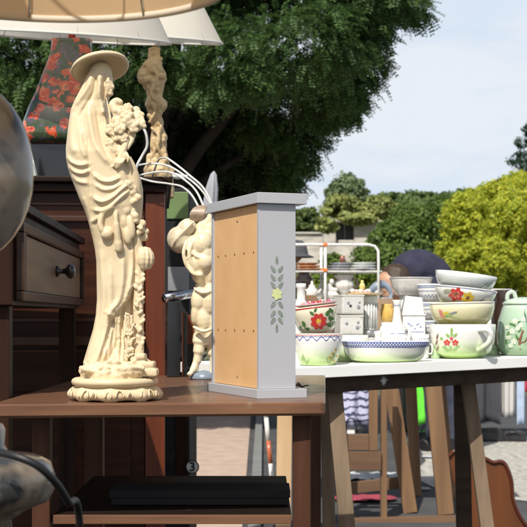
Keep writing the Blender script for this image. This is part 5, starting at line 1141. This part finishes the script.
v = on_shelf(309, 271.5)
for i, (lb, c) in enumerate((('terracotta plate, lowest on the left of the rack shelf', (.36, .15, .06)), ('orange plate in the middle of the three on the rack shelf', (.60, .28, .10)), ('brown oval plate, topmost of the three on the rack shelf', (.30, .14, .07)))):
    m_ = MB(); m_.lathe([(r*k6*(1-.05*i), z*k6) for r, z in dish], flat('plate_glaze_'+'abc'[i], c), 36); tag(m_.build('plate', loc=(v.x-i*.004, v.y, v.z+i*2.7*k6)), lb, 'plate', 'plates on the rack')
v = on_shelf(339, 271.5)
for i in range(3):
    m_ = MB(); m_.lathe([(r*k6*(1-.08*i), z*k6) for r, z in dish], flat('grey_dish', (.40, .40, .42)), 36); tag(m_.build('dish', loc=(v.x+i*.004, v.y, v.z+i*2.7*k6)), ('grey dish, lowest in the middle of the rack shelf', 'grey dish lying between two others on the rack shelf', 'grey dish directly under the small brown pot')[i], 'dish', 'grey dishes on the rack')
m_ = MB(); m_.lathe([(.1*k6, 0), (2.4*k6, 0), (3*k6, 4*k6), (2.4*k6, 7*k6), (.1*k6, 7*k6)], flat('small_pot_brown', (.28, .10, .06)), 24); tag(m_.build('small_pot', loc=(v.x+.015, v.y, v.z+3*2.7*k6)), 'small brown pot on the grey dishes of the rack', 'pot')
v = on_shelf(362, 271.5)
for i in range(3):
    m_ = MB(); m_.lathe([(r*k6*(1.02-.06*i), z*k6) for r, z in dish], flat('white_dish', (.70, .72, .70)), 36); tag(m_.build('dish', loc=(v.x+i*.003, v.y-.03, v.z+i*2.7*k6)), ('white dish, lowest at the right end of the rack shelf', 'white dish in the middle at the right end of the rack shelf', 'white dish, topmost at the right end of the rack shelf')[i], 'dish', 'white dishes on the rack')
stackp('dark_urn', 'dark brown urn on the lower rack shelf beside the grey cabinet', 'urn', 304, 300, [(.1, 0), (4, 0), (3, 3), (8, 14), (9, 20), (5, 26), (7, 28), (6, 28.4), (.1, 27)], flat('urn_brown', (.09, .05, .04)))
wp = flat('bisque_white', (.74, .71, .64))
m_ = MB(); m_.lathe([(r*k6, z*k6) for r, z in [(.1, 0), (6, 0), (6.5, 1.5), (3.5, 4), (4, 6), (9, 11), (9.5, 15), (7, 19), (8.6, 22), (10, 23), (9.4, 24), (.1, 23)]], wp, 36, rmod=lambda a, z: 1+.05*math.cos(a*10))
for sg in (-1, 1): m_.tube(catmull([Vector((sg*9*k6, 0, 11*k6)), Vector((sg*13*k6, 0, 13*k6)), Vector((sg*12*k6, 0, 19*k6)), Vector((sg*8*k6, 0, 19*k6))], 5), 1.1*k6, flat('urn_handle_brown', (.24, .15, .12)), 8)
tag(m_.build('footed_urn', loc=on_shelf(344, 300, 5.93)), 'off-white footed urn with brown handles on the lower rack shelf', 'urn')
m_ = MB()
for c, r in (((0, 0, 4), (6, 5, 4)), ((-1, 0, 10), (4, 3.5, 6)), ((1.5, -1, 17), (2.8, 2.6, 3.2)), ((4, -1, 9), (4, 2.5, 2.5)), ((-4, 0, 7), (3, 3, 5)), ((5, -2, 4), (4, 3, 2.5))): m_.ball(Vector(c)*k6, tuple(x*k6 for x in r), wp)
tag(remeshed(m_, 'white_figurine', .003, wp, smooth=2, loc=on_shelf(330, 300, 5.9)), 'small white seated figurine left of the footed urn', 'figurine')
for px_, s_, lb in ((312, 1., 'small white teapot on the lower rack shelf, left of the rack post'), (319, .8, 'smaller white creamer next to the white teapot on the rack')):
    m_ = MB(); kk = k6*s_; m_.lathe([(r*kk, z*kk) for r, z in [(.1, 0), (4, 0), (6, 4), (5.5, 9), (3, 12), (3.2, 13), (1, 15), (1.2, 17), (.1, 18)]], wp, 28); m_.tube([Vector((5*kk, 0, 4*kk)), Vector((9*kk, 0, 10*kk))], [1.6*kk, .8*kk], wp, 8)
    m_.tube(catmull([Vector((-5*kk, 0, 9*kk)), Vector((-9*kk, 0, 8*kk)), Vector((-8*kk, 0, 3*kk)), Vector((-5*kk, 0, 3*kk))], 4), .9*kk, wp, 8)
    tag(m_.build('teapot', loc=on_shelf(px_, 300, 5.86+(.12 if s_ < 1 else 0))), lb, 'teapot')
# felt hat on the rack's top rail shelf: hung over the left post
m_ = MB(); ft_ = mat('grey_felt', (.075, .075, .085), scale=60, rough=.95, bump=.3); m_.lathe([(.1*k6, 18*k6), (6*k6, 17*k6), (10*k6, 12*k6), (11.5*k6, 5*k6), (12*k6, 2*k6), (17*k6, 0), (17.5*k6, .7*k6), (12.5*k6, 2.8*k6), (.1*k6, 3.2*k6)], ft_, 40)
v = on_shelf(297, 271.5); HS = thing('hat_stand', 'turned wooden hat stand beside the plates on the rack', 'stand', (v.x, 6.02, v.z))
mh = MB(); mh.lathe([(r*k6, z*k6) for r, z in [(.1, 0), (3, 0), (3, 1), (1, 2), (1, 9), (5, 13), (6, 15.5), (.1, 16)]], orw, 24); mh.build('post', HS)
tag(m_.build('felt_hat', loc=(v.x, 6.02, v.z+14*k6)), 'dark grey felt hat with a domed crown above the orange plates', 'hat')
# grey-blue dolphin ornament and its box on the stall
v = at(381, 0, 5.9); bxm = mat('cardboard', (.36, .25, .15), (.30, .2, .12), scale=20, rough=.9)
CBX = thing('cardboard_box', 'small cardboard box under the blue-grey dolphin ornament', 'box', (v.x, 5.9, Z2))
zb_ = CZ+(HY-299)*5.9/F-Z2; m_ = MB(); m_.box((0, 0, zb_/2), (.10, .10, zb_), bxm, bev=.002); m_.build('body', CBX)
m_ = MB(); m_.box((0, 0, zb_+.0006), (.02, .1005, .001), flat('packing_tape', (.5, .4, .25))); m_.build('tape', CBX)
m_ = MB(); q = lambda x, z, y=0: Vector((x*k6, y*k6, z*k6))
m_.tube(catmull([q(-12, 2), q(-8, 9), q(-1, 14), q(6, 12), q(10, 5), q(9, 1)], 6), [1.*k6, 1.6*k6, 2.2*k6, 2.8*k6, 3.4*k6, 3.8*k6, 4*k6, 4.2*k6, 4.4*k6, 4.4*k6, 4.4*k6, 4.3*k6, 4.2*k6, 4*k6, 4*k6, 3.8*k6]+[3.6*k6, 3.4*k6, 3.2*k6, 3*k6, 2.8*k6, 2.6*k6, 2.4*k6, 2.2*k6, 2*k6, 2*k6, 2*k6, 2*k6, 2*k6, 2*k6, 1.8*k6], mat('blue_grey_glass', (.10, .14, .20), (.42, .48, .54), scale=16, rough=.15, coat=.5), 14)
m_.ball(q(-3, 6, -2), (4*k6, 2*k6, 3*k6), mat('ice_glass', (.5, .56, .62), scale=30, rough=.15, coat=.5)); m_.ball(q(-13, 2), (3.4*k6, 1.4*k6, 1.2*k6), MATS['blue_grey_glass']); m_.box(q(-1, .6), (24*k6, 10*k6, 1.2*k6), MATS['blue_grey_glass'], bev=.002)
tag(m_.build('dolphin_ornament', loc=(v.x, 5.9, Z2+zb_+.0012)), 'blue-grey glass leaping fish ornament left of the speckled basin', 'ornament')

# ------------------------------------------------------------------ person bending behind the stall
YP = 8.3; kP = YP/F
PR = thing('person', 'person in a navy jacket bending forward behind the crockery stall', 'person', (at(414, 0, YP).x, YP, 0), (0, 0, math.radians(30)))
skin = mat('skin', (.48, .27, .17), scale=30, rough=.5, sss=.1)
navy = mat('navy_cloth', (.018, .018, .040), (.030, .030, .058), scale=14, rough=.9, bump=.5, bscale=60); dkt = mat('dark_trousers', (.03, .035, .06), (.05, .055, .08), scale=14, rough=.9, bump=.4)
def q_(x, y, z): return Vector((x, y, z))
m_ = MB()                                           # continuous body: head, neck, torso, arms, legs
hx, hz = -.235, 1.035
m_.ball(q_(hx, -.10, hz-.01), (.085, .088, .11), skin, Matrix.Rotation(-.7, 3, 'Y')); m_.ball(q_(hx-.055, -.14, hz-.06), (.035, .04, .03), skin); m_.ball(q_(hx-.085, -.15, hz-.03), (.018, .014, .018), skin); m_.ball(q_(hx+.02, -.185, hz-.01), (.022, .012, .032), skin)
m_.tube([q_(hx+.02, -.06, hz), q_(.0, 0, 1.05)], [.06, .075], skin, 16)
m_.tube(catmull([q_(-.02, 0, 1.06), q_(.07, .02, 1.06), q_(.17, .03, .96), q_(.28, .03, .86)], 5), [.10, .12, .13, .14, .145, .15, .15, .15, .15, .15, .15, .15, .15, .15, .15, .15], skin, 20)
for sg in (-1, 1):
    m_.tube(catmull([q_(.30, .03+sg*.09, .90), q_(.26, .02+sg*.10, .50), q_(.28, .03+sg*.10, .08)], 6), [.095, .09, .088, .085, .08, .075, .07, .065, .06, .055, .05, .045, .045], skin, 16)
    m_.tube([q_(.30, .03+sg*.10, .05), q_(.18, .0+sg*.11, .035)], [.045, .035], skin, 12)
    sh = q_(-.0, sg*.17, 1.05); el = q_(-.08, sg*.20-.05, .82); ha = q_(-.20, sg*.12-.18, .83)
    m_.tube([sh, el], [.052, .042], skin, 14); m_.tube([el, ha], [.040, .028], skin, 14); m_.ball(ha+q_(-.03, -.02, -.005), (.045, .035, .018), skin)
    for f_ in range(4): m_.tube([ha+q_(-.05, -.035+f_*.017, 0), ha+q_(-.085, -.045+f_*.02, -.006), ha+q_(-.11, -.045+f_*.02, -.03)], [.010, .009, .007], skin, 8)
    m_.tube([ha+q_(-.02, .02, 0), ha+q_(-.05, .045, -.01), ha+q_(-.075, .045, -.02)], [.011, .010, .008], skin, 8)
remeshed(m_, 'body', .009, skin, smooth=2, parent=PR)
m_ = MB(); m_.tube(catmull([q_(-.075, 0, 1.05), q_(.0, .02, 1.10), q_(.09, .03, 1.08), q_(.19, .035, .96), q_(.27, .035, .82)], 5), [.08, .10, .12, .135, .145, .155, .16, .162, .165, .168, .17, .17, .17, .17, .17, .17, .172, .174, .176, .178, .18], navy, 24)
for sg in (-1, 1): m_.tube([q_(.0, sg*.17, 1.06), q_(-.08, sg*.205-.05, .82), q_(-.17, sg*.13-.16, .83)], [.072, .060, .045], navy, 16)
remeshed(m_, 'jacket', .009, navy, smooth=2, parent=PR, disp=(.02, .09))
m_ = MB(); m_.ball(q_(.30, .03, .90), (.18, .18, .13), dkt)
for sg in (-1, 1): m_.tube(catmull([q_(.30, .03+sg*.09, .90), q_(.26, .02+sg*.10, .50), q_(.28, .03+sg*.10, .07)], 6), [.112, .108, .104, .10, .096, .092, .088, .084, .08, .076, .074, .072, .072], dkt, 18)
remeshed(m_, 'trousers', .009, dkt, smooth=2, parent=PR, disp=(.012, .07))
m_ = MB()
for sg in (-1, 1): m_.tube([q_(.32, .03+sg*.10, .045), q_(.24, .02+sg*.105, .05), q_(.15, .0+sg*.11, .035)], [.05, .052, .042], blk, 14)
remeshed(m_, 'shoes', .008, blk, smooth=2, parent=PR)
m_ = MB(); m_.ball(q_(hx+.022, -.10, hz+.028), (.098, .105, .105), dkt); remeshed(m_, 'hair', .008, mat('dark_brown_hair', (.035, .02, .014), (.06, .035, .02), scale=60, rough=.6, bump=.6, bscale=90), smooth=1, parent=PR, disp=(.012, .03))

# ------------------------------------------------------------------ clothes hanging low at the back
YC2 = 9.5; kc = YC2/F
CR = thing('clothes_rail', 'low metal clothes rail at the back of the market', 'clothes rail', (at(435, 0, YC2).x, YC2, 0))
zc = .90; xa, xb = at(312, 0, YC2).x-CR.location.x, at(560, 0, YC2).x-CR.location.x
m_ = MB(); m_.tube([(xa, 0, zc), (xb, 0, zc)], .012, gw, 12); m_.build('rail', CR)
for x in (xa+.02, xb-.02, (xa+xb)/2):
    m_ = MB(); m_.tube([(x, 0, 0.012), (x, 0, zc)], .012, gw, 12); m_.tube([(x, -.25, .014), (x, .25, .014)], .012, gw, 10); m_.build('post', CR)
def garment(name, label, x0, x1, ybot, m, seed, slant=0, cat='garment'):
    random.seed(seed); a = at(x0, ybot, YC2); b = at(x1, ybot, YC2); w_ = b.x-a.x; nx_, nz_ = max(16, int(w_/.02)), 14; zt_ = zc-.012; zb2 = a.z; vs = []; ph = random.random()*6
    top = zt_-.04
    for side in (0, 1):
        for j in range(nz_+1):
            t_ = j/nz_; z = top+(zb2-top)*t_
            for i in range(nx_+1):
                u = i/nx_; y = .020*math.sin(u*w_*42+ph+t_*1.2)*(.4+.8*t_)+.012*math.sin(u*w_*97+ph*2)
                th = .022*math.sin(PI*min(1, max(0, u)))**.5
                hem = slant*w_*(u-.5)*t_+.008*math.sin(u*9+ph)*t_ ; sl_ = -.05*max(0, abs(u-.5)*2-.4)*(1-t_)
                vs.append((w_*(u-.5)*(1+.05*t_), y+(th if side else -th), z+hem+sl_))
    N_ = (nx_+1)*(nz_+1); fs = []
    for s_ in (0, 1):
        for j in range(nz_):
            for i in range(nx_):
                a_ = s_*N_+j*(nx_+1)+i; fs.append((a_, a_+1, a_+nx_+2, a_+nx_+1))
    for j in range(nz_):
        for i in (0, nx_): a_ = j*(nx_+1)+i; fs.append((a_, a_+nx_+1, N_+a_+nx_+1, N_+a_))
    for i in range(nx_):
        for j in (0, nz_): a_ = j*(nx_+1)+i; fs.append((a_, a_+1, N_+a_+1, N_+a_))
    t = thing(name, label, cat, ((a.x+b.x)/2, YC2, 0), group='clothes hanging on the low rail')
    mb = MB(); mb.add(vs, fs, m); mb.build('cloth', t)
    mb = MB(); mb.tube(catmull([Vector((0, 0, top-.01)), Vector((0, 0, zt_-.0)), Vector((0, .010, zc+.020)), Vector((0, .022, zc+.004))], 5), .0018, gw, 8); mb.tube([(-w_*.4, 0, top-.02), (0, 0, top), (w_*.4, 0, top-.02)], .004, gw, 8); mb.build('hanger', t); return t
def stripes(name, c1, c2, sc_, dist=4, axis=2):
    m, nt, b = _nt(name); N = nt.nodes; L = nt.links; tc = N.new('ShaderNodeTexCoord'); wv = N.new('ShaderNodeTexWave'); wv.bands_direction = 'XYZ'[axis]; wv.inputs['Scale'].default_value = sc_; wv.inputs['Distortion'].default_value = dist; wv.inputs['Detail Scale'].default_value = 2.5
    L.new(tc.outputs['Object'], wv.inputs['Vector']); cr = N.new('ShaderNodeValToRGB'); cr.color_ramp.elements[0].position = .18; cr.color_ramp.elements[1].position = .3; cr.color_ramp.elements[0].color = (*c2, 1); cr.color_ramp.elements[1].color = (*c1, 1)
    L.new(wv.outputs['Fac'], cr.inputs['Fac']); L.new(cr.outputs['Color'], b.inputs['Base Color']); b.inputs['Roughness'].default_value = .9; MATS[name] = m; return m
def cloth(name, c): return mat(name, c, tuple(x*.8 for x in c), scale=12, rough=.92, bump=.4, bscale=60)
garment('striped_shirt', 'pale lilac shirt with dark wavy stripes at the left of the rail', 340, 368, 425, stripes('wavy_stripe_cloth', (.50, .50, .66), (.05, .06, .12), 6, 5), 1, cat='shirt')
garment('black_jumper', 'black jumper hanging between striped shirt and pine frame', 312, 339, 432, cloth('black_cloth', (.012, .012, .014)), 2, cat='top')
garment('black_trousers', 'black trousers right of the striped shirt, beside the green top', 390, 412, 434, cloth('black_cloth', (.012, .012, .014)), 3, cat='trousers')
garment('green_shirt', 'bright fluorescent green top between the pine legs', 413, 428, 424, cloth('fluorescent_green', (.16, .80, .06)), 4, .1, cat='top')
garment('black_skirt', 'black skirt just right of the fluorescent green top', 429, 440, 432, cloth('black_cloth', (.012, .012, .014)), 14, cat='skirt')
garment('navy_trousers', 'navy trousers hanging right of the green top', 441, 455, 428, cloth('navy_denim', (.045, .055, .12)), 5, cat='trousers')
garment('blue_shirt', 'narrow light blue shirt next to the navy trousers', 455.6, 462, 420, cloth('light_blue_cloth', (.42, .52, .68)), 6, cat='shirt')
garment('charcoal_coat', 'wide charcoal coat in the middle of the right half of the rail', 472, 500, 422, cloth('charcoal_cloth', (.055, .056, .065)), 7, -.1, cat='coat')
garment('cream_dress', 'cream dress with faint seams right of the charcoal coat', 500.6, 516, 417, stripes('seamed_cream', (.52, .50, .47), (.30, .29, .28), 9, .5, 0), 8, cat='dress')
garment('light_blue_blouse', 'light blue blouse right of the cream dress', 516.5, 524, 424, cloth('light_blue_cloth', (.42, .52, .68)), 9, cat='blouse')
garment('red_top', 'red top at the extreme right edge of the rail', 524.5, 536, 391, cloth('red_cloth', (.45, .03, .05)), 10, cat='top')
garment('grey_jacket', 'grey jacket at the far right end of the rail', 537, 556, 420, cloth('grey_cloth', (.18, .18, .19)), 11, cat='jacket')
# black bags and shoes heaped on the ground beneath the clothes
random.seed(21)
for i, (px_, w__, h_, lb) in enumerate(((352, .17, .10, 'black leather bag with white tag under the striped shirt'), (424, .16, .07, 'flat black bag under the fluorescent green top'), (452, .10, .09, 'brown handbag on the ground beside the trestle leg'), (487, .22, .09, 'wide black bag beneath the charcoal coat'), (513, .18, .07, 'slim black bag beneath the cream dress'))):
    v = at(px_, 0, 9.15); t = thing('handbag', lb, 'bag', (v.x, 9.15, 0), (0, 0, random.uniform(-.3, .3)), group='bags under the clothes rail')
    c_ = BRN if i == 2 else mat('black_leather', (.012, .012, .013), (.02, .02, .022), scale=20, rough=.4, bump=.3)
    m_ = MB(); m_.prism([(-w__*.5, 0), (w__*.5, 0), (w__*.46, h_*.8), (w__*.3, h_), (-w__*.3, h_*.95), (-w__*.47, h_*.7)], -.05, .05, c_); o = m_.build('body', t); bv = o.modifiers.new('b', 'BEVEL'); bv.width = .012; bv.segments = 3
    hs_ = 1.5 if i < 3 else .9
    m_ = MB(); m_.tube(catmull([Vector((-w__*.25, -.052, h_*.7)), Vector((-w__*.1, -.06, h_*hs_)), Vector((w__*.12, -.058, h_*hs_)), Vector((w__*.25, -.052, h_*.7))], 6), .006, c_, 8); m_.build('strap', t)
    if i == 0: m_ = MB(); m_.box((.0, -.053, h_*.5), (.05, .003, .06), wht); m_.build('price_tag', t)
# pink cloth on the ground
m_ = MB(); n_ = 26; vs = []; random.seed(4)
for j in range(9):
    for i in range(n_):
        u = i/(n_-1)*2-1; v_ = j/8*2-1; r = max(0, 1-(u*u)**.9)**.5; vs.append((u*.15, v_*.10*r, .008+.014*abs(noise.noise(Vector((u*3, v_*3, 1)))+.2)*r))
m_.add(vs, [(j*n_+i, j*n_+i+1, (j+1)*n_+i+1, (j+1)*n_+i) for j in range(8) for i in range(n_-1)], cloth('pink_cloth', (.36, .05, .08)))
v = at(365, 500, 6.3); o = m_.build('pink_scarf', loc=(v.x, CZ*F/(500-HY), 0)); o.location.x = (365-CX)*o.location.y/F; sf = o.modifiers.new('s', 'SOLIDIFY'); sf.thickness = .003; tag(o, 'crumpled pink scarf lying on the asphalt under the second stall', 'scarf')
# crumpled white plastic on the ground
for j_, (px_, py_, lb) in enumerate(((366, 478, 'crumpled clear plastic sheet on the ground behind the pine frame'), (421, 490, 'scrap of white paper on the asphalt right of the pine leg'), (432, 458, 'larger pale paper scrap on the asphalt by the clothes'))):
    m_ = MB(); vs = []; n_ = 22; w__ = (.20, .05, .06)[j_]
    for j in range(n_):
        for i in range(n_):
            u = i/(n_-1)*2-1; v_ = j/(n_-1)*2-1; vs.append((u*w__*(1-.2*abs(math.sin(v_*5))), v_*w__*.7*(1-.2*abs(math.sin(u*4))), .006+.035*w__/.2*abs(noise.noise(Vector((u*4, v_*4, j_*3.))))))
    m_.add(vs, [(j*n_+i, j*n_+i+1, (j+1)*n_+i+1, (j+1)*n_+i) for j in range(n_-1) for i in range(n_-1)], mat('white_plastic', (.5, .52, .54), (.3, .31, .33), scale=20, rough=.3), False)
    Yg = CZ*F/(py_-HY); o = m_.build('plastic_scrap', loc=((px_-CX)*Yg/F, Yg, .001)); sf = o.modifiers.new('s', 'SOLIDIFY'); sf.thickness = .001; tag(o, lb, 'scrap', 'scraps lying on the ground')
# red-brown carved headboard leaning
YH = 4.5
HB = thing('wavy_headboard', 'polished red-brown wooden headboard with a wavy edge standing behind the right trestle leg', 'headboard', (at(490, 0, YH).x, YH, 0))
vrn = wood('varnished_red_wood', (.16, .055, .018), (.07, .024, .009), 2, .35, .2, .4, 9)
out = [(449, 457), (453, 452), (458, 451), (463, 458), (472, 461), (482, 458), (487, 459.5), (493, 462.5), (499, 461.5), (504, 463), (508, 470), (511, 479), (512, 488), (512.5, 497), (516, 508), (521, 518), (527, 528), (531, 545), (532, 571.4), (478, 571.4), (470, 545), (462, 515), (455, 485)]
oo = catmull([at(x, y, YH)-Vector((HB.location.x, YH, 0)) for x, y in out], 3)
m_ = MB(); m_.prism([(p.x, max(p.z, 0.0)) for p in oo], 0, .022, vrn); o = m_.build('panel', HB); bv = o.modifiers.new('b', 'BEVEL'); bv.width = .003; bv.segments = 2; bv.limit_method = 'ANGLE'; bv.angle_limit = .9
m_ = MB(); m_.tube([p+Vector((0, -.001, 0)) for p in oo[:len(oo)*17//23]], .007, wood('dark_red_edge', (.10, .025, .010), (.06, .015, .006), 2, .3, .2, .4, 12), 10); m_.build('edge_moulding', HB)
m_ = MB(); m_.box((0.0, .20, .30), (.03, .03, .60), dkz, Matrix.Rotation(math.radians(33), 3, 'X'), bev=.002)
m_ = MB(); m_.beam((.05, .022, .33), (.05, .26, .0), .03, .02, dkz); m_.build('prop', HB)
